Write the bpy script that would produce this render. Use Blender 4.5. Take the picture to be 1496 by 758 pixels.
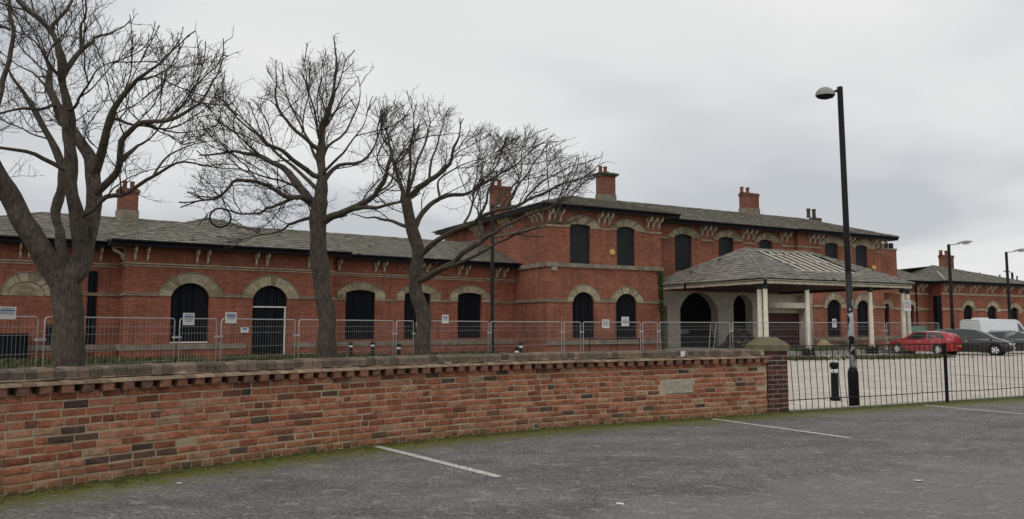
import bpy, math, random
import numpy as np
from mathutils import Vector, Matrix, kdtree, noise as mnoise

for _o in list(bpy.data.objects):
    bpy.data.objects.remove(_o, do_unlink=True)
SC = bpy.context.scene
COL = SC.collection
R = math.radians
rnd = random.Random(7)

# ------------------------------------------------------------------ camera
FPX, CX, CY, EYE = 1120.0, 748.0, 379.0, 1.55
PITCH = math.atan(97 / FPX)
_c, _s = math.cos(PITCH), math.sin(PITCH)
cd = bpy.data.cameras.new('camera')
cam = bpy.data.objects.new('camera', cd)
COL.objects.link(cam)
cam.location = (0, 0, EYE)
cam.rotation_euler = (R(90) + PITCH, 0, 0)
cd.sensor_width = 36
cd.lens = 36 * FPX / 1496
cd.clip_start = 0.05
cd.clip_end = 3000
SC.camera = cam

# ------------------------------------------------------------------ sky, sun, exposure
SUN_EL, SUN_AZ = R(52), R(205)       # azimuth: clockwise from +Y (the view axis)
w = bpy.data.worlds.new('World')
SC.world = w
w.use_nodes = True
nt = w.node_tree
nt.nodes.clear()
def wn(t, **k):
    n = nt.nodes.new(t)
    for a, b in k.items():
        setattr(n, a, b)
    return n
out = wn('ShaderNodeOutputWorld')
bg = wn('ShaderNodeBackground')
bg.inputs['Strength'].default_value = 0.1
sky = wn('ShaderNodeTexSky', sky_type='NISHITA')
sky.sun_disc = False
sky.sun_elevation = SUN_EL
sky.sun_rotation = SUN_AZ
tc = wn('ShaderNodeTexCoord')
sep = wn('ShaderNodeSeparateXYZ')
nt.links.new(tc.outputs['Generated'], sep.inputs[0])
def wm(op, a, b=None):
    n = wn('ShaderNodeMath', operation=op)
    for i, q in enumerate((a, b)):
        if q is None: continue
        if isinstance(q, (int, float)): n.inputs[i].default_value = q
        else: nt.links.new(q, n.inputs[i])
    return n.outputs[0]
zz = wm('ADD', wm('MAXIMUM', sep.outputs[2], 0.0), 0.16)
cmb = wn('ShaderNodeCombineXYZ')
nt.links.new(wm('DIVIDE', sep.outputs[0], zz), cmb.inputs[0])
nt.links.new(wm('DIVIDE', sep.outputs[1], zz), cmb.inputs[1])
cmb.inputs[2].default_value = 14.6
nz = wn('ShaderNodeTexNoise')
nz.inputs['Scale'].default_value = 0.42
nz.inputs['Detail'].default_value = 4.5
nz.inputs['Roughness'].default_value = 0.48
nz.inputs['Distortion'].default_value = 0.35
nt.links.new(cmb.outputs[0], nz.inputs['Vector'])
rp = wn('ShaderNodeValToRGB')
e = rp.color_ramp.elements
e[0].position, e[0].color = 0.36, (0.470, 0.487, 0.510, 1)
e[1].position, e[1].color = 0.62, (0.755, 0.752, 0.738, 1)
m_ = rp.color_ramp.elements.new(0.47)
m_.color = (0.672, 0.676, 0.674, 1)
nt.links.new(nz.outputs['Fac'], rp.inputs[0])
sc_ = wn('ShaderNodeVectorMath', operation='SCALE')
sc_.inputs['Scale'].default_value = 10.0
nt.links.new(rp.outputs[0], sc_.inputs[0])
mx = wn('ShaderNodeMix', data_type='RGBA')
mx.inputs[0].default_value = 0.96
nt.links.new(sky.outputs[0], mx.inputs[6])
nt.links.new(sc_.outputs[0], mx.inputs[7])
nt.links.new(mx.outputs[2], bg.inputs['Color'])
nt.links.new(bg.outputs[0], out.inputs['Surface'])

sl = bpy.data.lights.new('sun', 'SUN')
sl.energy = 0.6
sl.angle = R(25)
sl.color = (1.0, 0.97, 0.93)
so = bpy.data.objects.new('sun', sl)
COL.objects.link(so)
sd = Vector((math.sin(SUN_AZ) * math.cos(SUN_EL), math.cos(SUN_AZ) * math.cos(SUN_EL), math.sin(SUN_EL)))
so.rotation_euler = sd.to_track_quat('Z', 'Y').to_euler()
so.location = sd * 60
SC.view_settings.view_transform = 'Standard'
SC.view_settings.look = 'None'
SC.view_settings.exposure = 0.22
SC.view_settings.gamma = 1.0
SC.view_settings.use_curve_mapping = False

# ------------------------------------------------------------------ pixel -> place helpers
def ray(px, py):
    u, v = (px - CX) / FPX, (CY - py) / FPX
    return Vector((u, _c - v * _s, _s + v * _c))
def at_depth(px, py, Y):
    r = ray(px, py)
    return Vector((0, 0, EYE)) + r * (Y / r.y)
def on_ground(px, py, z=0.0):
    r = ray(px, py)
    return Vector((0, 0, EYE)) + r * ((z - EYE) / r.z)

class Frame:
    """a facade's own axes: x along the facade, y into the building, z up"""
    def __init__(q, p, deg):
        q.o = Vector((p.x, p.y, 0)); q.a = R(deg)
        q.d = Vector((math.cos(q.a), math.sin(q.a), 0)); q.b = Vector((-math.sin(q.a), math.cos(q.a), 0))
    def hit(q, px, py, yo=0.0):
        r = ray(px, py)
        k = (yo + q.o.dot(q.b)) / r.dot(q.b)
        p = r * k
        return (p - q.o).dot(q.d), EYE + p.z
    def s(q, px, yo=0.0, py=440):
        return q.hit(px, py, yo)[0]
    def z(q, px, py, yo=0.0):
        return q.hit(px, py, yo)[1]
    def at_z(q, px, py, z):
        p = on_ground(px, py, z) - q.o
        return p.dot(q.d), p.dot(q.b)
    def local(q, p):
        v = Vector((p.x, p.y, 0)) - q.o
        return Vector((v.dot(q.d), v.dot(q.b), p.z))

# ------------------------------------------------------------------ mesh builder
class MB:
    def __init__(q): q.v = []; q.f = []
    def face(q, pts):
        n = len(q.v); q.v += [tuple(p) for p in pts]; q.f.append(tuple(range(n, n + len(pts))))
    def hexa(q, p):                       # p: 4 bottom + 4 top
        n = len(q.v); q.v += [tuple(a) for a in p]
        for a in ((3, 2, 1, 0), (4, 5, 6, 7), (0, 1, 5, 4), (1, 2, 6, 5), (2, 3, 7, 6), (3, 0, 4, 7)):
            q.f.append(tuple(n + i for i in a))
    def box(q, x0, x1, y0, y1, z0, z1):
        q.hexa([(x0, y0, z0), (x1, y0, z0), (x1, y1, z0), (x0, y1, z0), (x0, y0, z1), (x1, y0, z1), (x1, y1, z1), (x0, y1, z1)])
    def cbox(q, x0, x1, y0, y1, z0, z1, c=0.01):     # chamfered on all vertical and top edges
        q.hexa([(x0, y0, z0), (x1, y0, z0), (x1, y1, z0), (x0, y1, z0), (x0, y0, z1 - c), (x1, y0, z1 - c), (x1, y1, z1 - c), (x0, y1, z1 - c)])
        q.hexa([(x0, y0, z1 - c), (x1, y0, z1 - c), (x1, y1, z1 - c), (x0, y1, z1 - c), (x0 + c, y0 + c, z1), (x1 - c, y0 + c, z1), (x1 - c, y1 - c, z1), (x0 + c, y1 - c, z1)])
    def prism(q, poly, off):
        off = Vector(off); a = [Vector(p) for p in poly]; b = [p + off for p in a]
        q.face(a[::-1]); q.face(b)
        for i in range(len(a)):
            j = (i + 1) % len(a); q.face([a[i], a[j], b[j], b[i]])
    def tube(q, pts, rad, n=6, cap=True):
        pts = [Vector(p) for p in pts]
        if not isinstance(rad, (list, tuple)): rad = [rad] * len(pts)
        base = len(q.v); up = None
        for i, p in enumerate(pts):
            t = (pts[min(i + 1, len(pts) - 1)] - pts[max(i - 1, 0)])
            t = t.normalized() if t.length > 1e-9 else Vector((0, 0, 1))
            if up is None:
                up = Vector((1, 0, 0)) if abs(t.x) < .8 else Vector((0, 1, 0))
            up = (up - t * up.dot(t))
            if up.length < 1e-6: up = t.orthogonal()
            up.normalize(); sd_ = t.cross(up)
            for k in range(n):
                a = 2 * math.pi * k / n
                q.v.append(tuple(p + (up * math.cos(a) + sd_ * math.sin(a)) * rad[i]))
        for i in range(len(pts) - 1):
            for k in range(n):
                a = base + i * n + k; b = base + i * n + (k + 1) % n
                q.f.append((a, b, b + n, a + n))
        if cap:
            q.f.append(tuple(base + k for k in range(n))[::-1])
            q.f.append(tuple(base + (len(pts) - 1) * n + k for k in range(n)))
    def lathe(q, prof, n=16, c=(0, 0, 0)):
        base = len(q.v)
        for r_, z in prof:
            for k in range(n):
                a = 2 * math.pi * k / n
                q.v.append((c[0] + r_ * math.cos(a), c[1] + r_ * math.sin(a), c[2] + z))
        for i in range(len(prof) - 1):
            for k in range(n):
                a = base + i * n + k; b = base + i * n + (k + 1) % n
                q.f.append((a, b, b + n, a + n))
        q.f.append(tuple(base + k for k in range(n))[::-1])
        q.f.append(tuple(base + (len(prof) - 1) * n + k for k in range(n)))
    def mesh(q, name, mat, smooth=False):
        me = bpy.data.meshes.new(name)
        me.from_pydata(q.v, [], q.f)
        if mat: me.materials.append(mat)
        if smooth: me.polygons.foreach_set('use_smooth', [True] * len(me.polygons))
        me.update()
        return me
    def build(q, name, mat, parent=None, smooth=False, kind=None):
        return place(name, q.mesh(name, mat, smooth), parent, kind=kind)

def place(name, me, parent=None, loc=None, rz=0.0, kind=None):
    o = bpy.data.objects.new(name, me)
    COL.objects.link(o)
    if parent: o.parent = parent
    if loc is not None: o.location = loc
    o.rotation_euler.z = rz
    if kind: o['kind'] = kind
    return o
def tag(o, label, cat, group=None):
    o['label'] = label; o['category'] = cat
    if group: o['group'] = group
    return o
def thing(name, label, cat, loc=(0, 0, 0), rz=0.0, group=None):
    return tag(place(name, None, None, loc, rz), label, cat, group)
def copy_tree(o, parent=None):
    c = o.copy(); COL.objects.link(c); c.parent = parent
    for ch in list(o.children): copy_tree(ch, c)
    return c
def recalc(o):
    import bmesh
    bm = bmesh.new(); bm.from_mesh(o.data)
    bmesh.ops.remove_doubles(bm, verts=bm.verts, dist=1e-4)
    bmesh.ops.recalc_face_normals(bm, faces=bm.faces)
    bm.to_mesh(o.data); bm.free()

# ------------------------------------------------------------------ materials
class NT:
    def __init__(q, name, rough=0.8, metal=0.0, spec=0.3):
        q.m = bpy.data.materials.new(name); q.m.use_nodes = True
        q.t = q.m.node_tree; q.n = q.t.nodes
        q.b = q.n['Principled BSDF']
        q.b.inputs['Roughness'].default_value = rough
        q.b.inputs['Metallic'].default_value = metal
        q.b.inputs['Specular IOR Level'].default_value = spec
    def new(q, t, **k):
        n = q.n.new(t)
        for a, b in k.items(): setattr(n, a, b)
        return n
    def set(q, sock, v):
        if isinstance(v, bpy.types.NodeSocket): q.t.links.new(v, sock)
        elif isinstance(v, tuple) and len(v) == 3 and len(sock.default_value) == 4: sock.default_value = (*v, 1)
        else: sock.default_value = v
    def coord(q, k='Object'): return q.new('ShaderNodeTexCoord').outputs[k]
    def mapping(q, v, scale=(1, 1, 1), rot=(0, 0, 0)):
        n = q.new('ShaderNodeMapping'); q.t.links.new(v, n.inputs[0])
        n.inputs['Scale'].default_value = scale; n.inputs['Rotation'].default_value = rot
        return n.outputs[0]
    def noise(q, v, scale, detail=4, rough=.55, dist=0, out='Fac'):
        n = q.new('ShaderNodeTexNoise')
        if v is not None: q.t.links.new(v, n.inputs['Vector'])
        n.inputs['Scale'].default_value = scale; n.inputs['Detail'].default_value = detail
        n.inputs['Roughness'].default_value = rough; n.inputs['Distortion'].default_value = dist
        return n.outputs[out]
    def voro(q, v, scale, out='Distance', feature='F1'):
        n = q.new('ShaderNodeTexVoronoi', feature=feature)
        if v is not None: q.t.links.new(v, n.inputs['Vector'])
        n.inputs['Scale'].default_value = scale
        return n.outputs[out]
    def ramp(q, f, stops, interp='LINEAR'):
        n = q.new('ShaderNodeValToRGB'); cr = n.color_ramp; cr.interpolation = interp
        for i, (p, c) in enumerate(stops):
            if isinstance(c, (int, float)): c = (c, c, c)
            el = cr.elements[i] if i < 2 else cr.elements.new(p)
            el.position = p; el.color = (*c, 1)
        q.t.links.new(f, n.inputs[0])
        return n.outputs[0]
    def mix(q, f, a, b, mode='MIX'):
        n = q.new('ShaderNodeMix', data_type='RGBA', blend_type=mode)
        q.set(n.inputs[0], f); q.set(n.inputs[6], a); q.set(n.inputs[7], b)
        return n.outputs[2]
    def math(q, op, a, b=None, clamp=False):
        n = q.new('ShaderNodeMath', operation=op, use_clamp=clamp)
        q.set(n.inputs[0], a)
        if b is not None: q.set(n.inputs[1], b)
        return n.outputs[0]
    def rand(q):
        a = q.new('ShaderNodeObjectInfo').outputs['Random']
        b = q.new('ShaderNodeNewGeometry').outputs['Random Per Island']
        return q.math('FRACT', q.math('ADD', a, b))
    def bump(q, h, strength=.5, dist=.01):
        n = q.new('ShaderNodeBump'); n.inputs['Strength'].default_value = strength
        n.inputs['Distance'].default_value = dist
        q.t.links.new(h, n.inputs['Height']); q.t.links.new(n.outputs[0], q.b.inputs['Normal'])
    def col(q, c): q.set(q.b.inputs['Base Color'], c); return q.m

def plain(name, c, rough=.7, var=.25, scale=6, metal=0.0, spec=.3, bump=0.0, bs=40):
    q = NT(name, rough, metal, spec)
    co = q.coord()
    f = q.noise(co, scale, 5, .6)
    lo = tuple(x * (1 - var) for x in c); hi = tuple(min(1, x * (1 + var)) for x in c)
    if bump: q.bump(q.noise(co, bs, 4), bump, .01)
    return q.col(q.ramp(f, [(.3, lo), (.7, hi)]))

def brick_wall(name, c1, c2, mortar, stain=1.0):
    q = NT(name, .88, spec=.2)
    co = q.coord(); sx = q.new('ShaderNodeSeparateXYZ'); q.t.links.new(co, sx.inputs[0])
    cb = q.new('ShaderNodeCombineXYZ')
    q.t.links.new(q.math('ADD', sx.outputs[0], sx.outputs[1]), cb.inputs[0]); q.t.links.new(sx.outputs[2], cb.inputs[1])
    b = q.new('ShaderNodeTexBrick'); q.t.links.new(cb.outputs[0], b.inputs['Vector'])
    b.inputs['Scale'].default_value = 1; b.inputs['Brick Width'].default_value = .235; b.inputs['Row Height'].default_value = .082
    b.inputs['Mortar Size'].default_value = .007; b.inputs['Mortar Smooth'].default_value = .3; b.inputs['Bias'].default_value = 0
    q.set(b.inputs['Color1'], c1); q.set(b.inputs['Color2'], c2); q.set(b.inputs['Mortar'], mortar)
    c = b.outputs['Color']
    big = q.noise(co, .55, 6, .62, .4)
    c = q.mix(q.ramp(big, [(.42, 0.0), (.68, .55 * stain)]), c, (.115, .048, .036))
    eff = q.noise(q.mapping(cb.outputs[0], (1.2, 6, 1)), 1.4, 5, .7)
    c = q.mix(q.ramp(eff, [(.60, 0.0), (.75, .45 * stain)]), c, (.36, .25, .19))
    streak = q.noise(q.mapping(co, (2.2, 2.2, .18)), 1.6, 4, .6)
    c = q.mix(q.ramp(streak, [(.50, 0.0), (.72, .52 * stain)]), c, (.075, .038, .032))
    hs = q.noise(q.mapping(cb.outputs[0], (.9, 7.5, 1)), 1.0, 6, .72)
    c = q.mix(.75, c, q.ramp(hs, [(.34, .55), (.52, 1.0), (.68, 1.42)]), 'MULTIPLY')
    fine = q.noise(cb.outputs[0], 9, 3, .7)
    c = q.mix(.30, c, q.ramp(fine, [(.3, (.12, .038, .026)), (.7, (.40, .155, .095))]))
    q.bump(b.outputs['Fac'], -.35, .01)
    return q.col(c)

def island(name, stops, rough=.85, grain=30, moss=None, bump=.5, dirt=.5, dirtc=(.05, .045, .04), dscale=2.0, smear=None):
    """pieces (bricks, slates, stones): one tone per piece plus grain and dirt"""
    q = NT(name, rough, spec=.25)
    co = q.new('ShaderNodeNewGeometry').outputs['Position']
    c = q.ramp(q.rand(), stops, 'LINEAR')
    g = q.noise(co, grain, 5, .65)
    c = q.mix(.8, c, q.ramp(g, [(.25, .55), (.75, 1.35)]), 'MULTIPLY')
    if smear:
        c = q.mix(.9, c, q.ramp(q.noise(co, 8.5, 5, .7, .4), [(.28, .48), (.5, 1.0), (.74, 1.38)]), 'MULTIPLY')
        sz = q.new('ShaderNodeSeparateXYZ'); q.t.links.new(co, sz.inputs[0])
        lowz = q.math('ADD', sz.outputs[2], q.math('MULTIPLY', q.math('SUBTRACT', q.noise(co, 3.0, 5, .7), .5), .5))
        c = q.mix(q.ramp(lowz, [(.02, .5), (.22, 0.0)]), c, (.16, .125, .065))
    d = q.noise(co, dscale, 6, .65, .3)
    c = q.mix(q.ramp(d, [(.5, 0.0), (.72, dirt)]), c, dirtc)
    if smear:
        sm = q.noise(q.mapping(co, (1, 1, 3.2)), 5.5, 6, .78, .4)
        c = q.mix(q.ramp(sm, [(.60, 0.0), (.70, .45)]), c, smear)
        big = q.noise(co, 1.1, 4, .6)
        c = q.mix(q.ramp(big, [(.55, 0.0), (.76, .22)]), c, (.38, .28, .21))
    if moss:
        mo = q.noise(co, .9, 6, .7, .5)
        c = q.mix(q.ramp(mo, [(moss[0], 0.0), (moss[0] + .15, moss[2])]), c, moss[1])
    if bump: q.bump(q.noise(co, grain * 2.2, 5, .6), bump, .006)
    return q.col(c)

MT = {}
MT['brick_far'] = brick_wall('station_brick', (.385, .125, .076), (.225, .068, .044), (.31, .18, .125), 1.3)
MT['brick_block'] = brick_wall('block_brick', (.40, .143, .088), (.245, .080, .050), (.33, .20, .14), 1.4)
MT['cream'] = island('cream_brick', [(0, (.24, .195, .13)), (.5, (.36, .30, .205)), (1, (.48, .41, .29))], dirt=.5)
MT['stone'] = plain('sandstone', (.215, .183, .140), .9, .35, 2.2, bump=.4)
MT['band'] = plain('string_stone', (.32, .262, .185), .9, .35, 3, bump=.3)
MT['slate'] = island('slate', [(0, (.135, .126, .106)), (.5, (.180, .168, .138)), (.9, (.22, .203, .165)), (1, (.29, .268, .22))],
                     .62, 14, (.49, (.155, .138, .072), .65), .4, .4, (.06, .06, .055), 1.2)
MT['slate_sheet'] = plain('roof_underlay', (.09, .088, .082), .8, .3, 2)
MT['slate_canopy'] = island('canopy_slate', [(0, (.15, .140, .120)), (.5, (.205, .192, .163)), (1, (.28, .26, .22))],
                            .6, 14, (.60, (.11, .115, .045), .6), .4, .3, (.07, .068, .06), 1.0)
MT['gutter'] = plain('gutter_paint', (.008, .008, .011), .6, .3, 4, spec=.12)
MT['board'] = plain('black_boarding', (.005, .0055, .008), .8, .4, 1.5, spec=.07)
q = NT('black_boarding_planks', .78, spec=.10)
co = q.coord()
st_ = q.noise(q.mapping(co, (7.5, 7.5, .22)), 1.0, 3, .6)
q.bump(st_, .5, .02)
MT['board'] = q.col(q.ramp(st_, [(.35, (.0035, .004, .006)), (.65, (.013, .014, .018))]))
MT['board_grey'] = plain('grey_boarding', (.020, .023, .028), .6, .3, 1.2, spec=.15)
MT['white'] = plain('white_paint', (.68, .67, .63), .55, .15, 3)
MT['offwhite'] = plain('cream_paint', (.72, .67, .54), .6, .16, 3)
MT['bracket'] = plain('bracket_paint', (.55, .49, .38), .7, .4, 5)
MT['render'] = plain('painted_render', (.60, .55, .455), .85, .2, 1.6, bump=.2)
MT['dark'] = plain('interior_shade_paint', (.006, .006, .007), .95, .2, 2)
MT['shutter'] = plain('dark_red_shutter', (.060, .014, .015), .6, .3, 3)
MT['wood'] = plain('brown_boards', (.085, .055, .038), .7, .4, 5)
MT['batten'] = plain('weathered_batten', (.56, .52, .42), .8, .25, 4)
MT['pot'] = plain('terracotta', (.22, .085, .055), .85, .3, 6)
MT['capital'] = plain('green_iron', (.012, .030, .024), .5, .3, 6)
MT['black'] = plain('black_iron', (.007, .007, .008), .5, .3, 8, spec=.15)
MT['galv'] = plain('galvanised_steel', (.40, .41, .42), .5, .2, 12, metal=.3)
MT['wire'] = plain('mesh_wire', (.36, .365, .37), .5, .15, 12, metal=.2)
MT['concrete'] = plain('concrete', (.30, .29, .26), .92, .25, 5, bump=.3)
MT['plaque'] = plain('pale_stone', (.36, .325, .26), .9, .3, 14, bump=.5)
MT['sign'] = plain('white_sign', (.66, .67, .68), .45, .06, 4)
MT['ink'] = plain('sign_print', (.12, .13, .16), .5, .1, 4)
MT['blue'] = plain('blue_print', (.05, .10, .30), .5, .1, 4)
MT['redink'] = plain('red_print', (.40, .05, .06), .5, .1, 4)
MT['yellow'] = plain('yellow_box', (.62, .42, .12), .5, .1, 4)
MT['rubber'] = plain('black_rubber', (.010, .010, .011), .8, .2, 8)
MT['green'] = plain('green_panel', (.10, .20, .14), .6, .2, 3)
MT['pierbrick'] = island('pier_brick', [(0, (.050, .026, .024)), (.6, (.085, .036, .030)), (1, (.13, .052, .040))], dirt=.3)
MT['wallbrick'] = island('old_red_brick', [(0, (.070, .050, .044)), (.035, (.10, .062, .050)), (.06, (.15, .060, .040)), (.20, (.27, .092, .052)),
                         (.46, (.35, .122, .068)), (.74, (.41, .158, .094)), (.92, (.41, .19, .12)), (1, (.38, .25, .155))], grain=26,
                         bump=1.0, dirt=.5, dirtc=(.13, .072, .050), dscale=4.5, smear=(.40, .30, .21))
MT['coping'] = island('coping_brick', [(0, (.095, .076, .062)), (.6, (.165, .130, .102)), (1, (.24, .17, .13))], grain=20, bump=.9, dirt=.5,
                      moss=(.52, (.15, .135, .075), .6))
MT['dentil'] = island('dentil_brick', [(0, (.13, .075, .053)), (.5, (.22, .105, .070)), (1, (.31, .145, .092))], grain=22, bump=.9, dirt=.5)
MT['ledge'] = island('mortar_ledge', [(0, (.19, .135, .092)), (1, (.36, .265, .18))], grain=18, bump=1.0, dirt=.75, dirtc=(.17, .095, .065), dscale=9)

q = NT('wall_mortar', .95, spec=.1)
co = q.new('ShaderNodeNewGeometry').outputs['Position']
q.bump(q.noise(co, 60, 5, .7), .9, .01)
MT['mortar'] = q.col(q.mix(q.ramp(q.noise(co, 4, 6, .7), [(.45, 0.0), (.7, .75)]), (.48, .385, .265), (.22, .16, .11)))
q = NT('pier_mortar', .95, spec=.1)
co = q.coord()
MT['pmortar'] = q.col(q.ramp(q.noise(co, 9, 4, .7), [(.3, (.24, .19, .16)), (.7, (.44, .37, .31))]))
q = NT('cap_stone', .95, spec=.15)
co = q.coord()
c = q.ramp(q.noise(co, 16, 5, .65), [(.3, (.13, .112, .072)), (.7, (.22, .19, .128))])
c = q.mix(q.ramp(q.noise(co, 4, 5, .7), [(.42, 0.0), (.62, .75)]), c, (.105, .105, .048))
q.bump(q.noise(co, 50, 5), .6, .01)
MT['capstone'] = q.col(c)

# asphalt: one material; attribute "edge" is the distance in metres from the wall's foot
q = NT('asphalt', .86, spec=.3)
co = q.coord()
at = q.new('ShaderNodeAttribute', attribute_name='edge').outputs['Fac']
f1 = q.math('ADD', q.math('MULTIPLY', q.noise(co, 28, 4, .9), .65), q.math('MULTIPLY', q.noise(co, 120, 2, .8), .4)); f2 = q.noise(co, 2.2, 6, .7, .5); f3 = q.noise(q.mapping(co, (1, 2.4, 1), (0, 0, R(27))), .55, 5, .6, .6)
c = q.ramp(f1, [(.38, (.027, .026, .024)), (.5, (.110, .107, .100)), (.62, (.34, .33, .305))])
c = q.mix(.75, c, q.ramp(f2, [(.3, .50), (.7, 1.0)]), 'MULTIPLY')
c = q.mix(.8, c, q.ramp(f3, [(.35, .72), (.65, 1.25)]), 'MULTIPLY')
# an older, paler surface starts along a ragged line about 5 m out from the wall
ragged = q.math('ADD', at, q.math('MULTIPLY', q.math('SUBTRACT', q.noise(co, .8, 5, .6), .5), 2.2))
c = q.mix(q.ramp(q.math('DIVIDE', ragged, 10.0), [(.44, 0.0), (.485, .42)]), c, (.215, .21, .198))
# white lichen and droppings
lich = q.noise(q.mapping(co, (.55, 1.0, 1), (0, 0, R(27))), 8.5, 6, .78, .3)
c = q.mix(q.ramp(lich, [(.555, 0.0), (.60, .62)]), c, (.31, .302, .28))
sp = q.voro(co, 7.5)
c = q.mix(q.math('MULTIPLY', q.ramp(sp, [(.05, 1.0), (.10, 0.0)]), q.ramp(q.noise(co, 1.3, 3), [(.5, 0.0), (.65, .6)])), c, (.36, .35, .33))
# moss at the wall's foot, and a near-black ragged band next to the brick
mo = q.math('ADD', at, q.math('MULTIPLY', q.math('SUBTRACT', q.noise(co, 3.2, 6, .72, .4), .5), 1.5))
mo2 = q.noise(co, 38, 4, .7)
mcol = q.ramp(mo2, [(.3, (.036, .048, .008)), (.55, (.135, .145, .013)), (.75, (.21, .185, .028))])
c = q.mix(q.ramp(mo, [(.26, .92), (.56, .45), (.95, 0.0)] ), c, mcol)
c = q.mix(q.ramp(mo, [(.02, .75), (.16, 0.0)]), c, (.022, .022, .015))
h = q.math('ADD', q.math('MULTIPLY', f1, .8), q.math('MULTIPLY', mo2, .4))
q.bump(h, .8, .012)
MT['asphalt'] = q.col(c)

q = NT('yard_soil', .95, spec=.1)
co = q.coord()
c = q.ramp(q.noise(co, 1.1, 6, .7), [(.35, (.075, .058, .036)), (.5, (.115, .105, .05)), (.65, (.06, .075, .026))])
c = q.mix(.7, c, q.ramp(q.noise(co, 25, 5, .7), [(.3, .5), (.7, 1.4)]), 'MULTIPLY')
q.bump(q.noise(co, 18, 5), .8, .04)
MT['soil'] = q.col(c)

q = NT('yard_paving', .85, spec=.25)
co = q.mapping(q.coord(), (1, 1, 1), (0, 0, R(-27)))
b = q.new('ShaderNodeTexBrick'); q.t.links.new(co, b.inputs['Vector'])
b.inputs['Scale'].default_value = 1; b.inputs['Brick Width'].default_value = .40; b.inputs['Row Height'].default_value = .30
b.inputs['Mortar Size'].default_value = .016; b.inputs['Mortar Smooth'].default_value = .4
q.set(b.inputs['Color1'], (.58, .53, .455)); q.set(b.inputs['Color2'], (.47, .43, .37)); q.set(b.inputs['Mortar'], (.30, .27, .215))
c = q.mix(.8, b.outputs['Color'], q.ramp(q.noise(co, .5, 6, .7), [(.3, .78), (.7, 1.18)]), 'MULTIPLY')
c = q.mix(.8, c, q.ramp(q.noise(co, 14, 5, .75), [(.3, .72), (.7, 1.2)]), 'MULTIPLY')
q.bump(b.outputs['Fac'], -.4, .01)
MT['paving'] = q.col(c)

q = NT('road_paint', .7, spec=.3)
co = q.coord()
MT['paint'] = q.col(q.mix(q.ramp(q.noise(co, 30, 5, .75), [(.44, 0.0), (.60, .9)]), (.66, .65, .59), (.14, .137, .13)))

def bark(name, lo, hi):
    q = NT(name, .95, spec=.1)
    co = q.coord()
    a = q.noise(q.mapping(co, (1, 1, .35)), 26, 6, .72, .6); b_ = q.noise(co, 3.2, 5, .65)
    c = q.ramp(a, [(.32, lo), (.68, hi)])
    c = q.mix(.8, c, q.ramp(b_, [(.3, .62), (.7, 1.25)]), 'MULTIPLY')
    c = q.mix(q.ramp(q.noise(co, 2.0, 5, .7), [(.55, 0.0), (.72, .4)]), c, (.085, .088, .042))
    q.bump(a, 1.0, .03)
    return q.col(c)
MT['bark'] = bark('grey_bark', (.042, .035, .028), (.165, .140, .112))
MT['twig'] = plain('twig_bark', (.052, .043, .035), .9, .3, 5)
def leafmat(name, stops):
    q = NT(name, .7, spec=.2)
    return q.col(q.ramp(q.rand(), stops))
MT['grass'] = leafmat('weed_blade', [(0, (.035, .050, .014)), (.5, (.060, .075, .022)), (.8, (.12, .115, .045)), (1, (.22, .18, .09))])
MT['ivy'] = leafmat('ivy_leaf', [(0, (.016, .030, .010)), (1, (.045, .062, .022))])
MT['capdark'] = plain('mossy_cap', (.085, .078, .052), .9, .4, 4, bump=.3)
MT['chim'] = brick_wall('chimney_brick', (.25, .105, .070), (.15, .068, .050), (.24, .16, .12), 1.7)
MT['rubble'] = island('rubble', [(0, (.06, .055, .05)), (.5, (.13, .11, .09)), (1, (.28, .24, .19))], dirt=.3)

# the near lamp's lower shaft: black paint over which white paint has flaked
q = NT('flaked_column_paint', .5, spec=.35)
co = q.coord(); sx = q.new('ShaderNodeSeparateXYZ'); q.t.links.new(co, sx.inputs[0])
n1 = q.noise(q.mapping(co, (1, 1, .55)), 6.2, 3, .5, .3)
band = q.math('SUBTRACT', 1.0, q.math('ABSOLUTE', q.math('DIVIDE', q.math('SUBTRACT', sx.outputs[2], 1.60), .78)))
f = q.ramp(q.math('ADD', n1, q.math('MULTIPLY', band, .16)), [(.555, 0.0), (.57, 1.0)])
f = q.math('MULTIPLY', f, q.ramp(band, [(.0, 0.0), (.05, 1.0)]))
MT['flaked'] = q.col(q.mix(f, (.010, .010, .011), (.42, .43, .45)))

def carpaint(name, c, rough=.25):
    q = NT(name, rough, spec=.5)
    q.b.inputs['Coat Weight'].default_value = .6; q.b.inputs['Coat Roughness'].default_value = .08
    co = q.coord()
    return q.col(q.mix(q.ramp(q.noise(co, 5, 4), [(.4, 0.0), (.8, .25)]), c, tuple(x * .6 + .02 for x in c)))
MT['car_red'] = carpaint('red_car_paint', (.36, .010, .016))
MT['car_black'] = carpaint('black_car_paint', (.012, .012, .014))
MT['car_grey'] = carpaint('grey_car_paint', (.035, .038, .043))
MT['van_white'] = carpaint('white_van_paint', (.60, .62, .64), .35)
MT['glass'] = NT('car_glass', .06, spec=.8).col((.012, .015, .017))
MT['chrome'] = plain('alloy', (.66, .66, .67), .35, .1, 9, metal=.2)
MT['lens_r'] = NT('red_lens', .2).col((.28, .012, .012))
MT['lens_w'] = NT('clear_lens', .12, spec=.6).col((.55, .56, .58))
MT['plate_y'] = plain('yellow_plate', (.55, .42, .07), .5, .05)
MT['plate_w'] = plain('white_plate', (.62, .62, .60), .5, .05)

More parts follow.
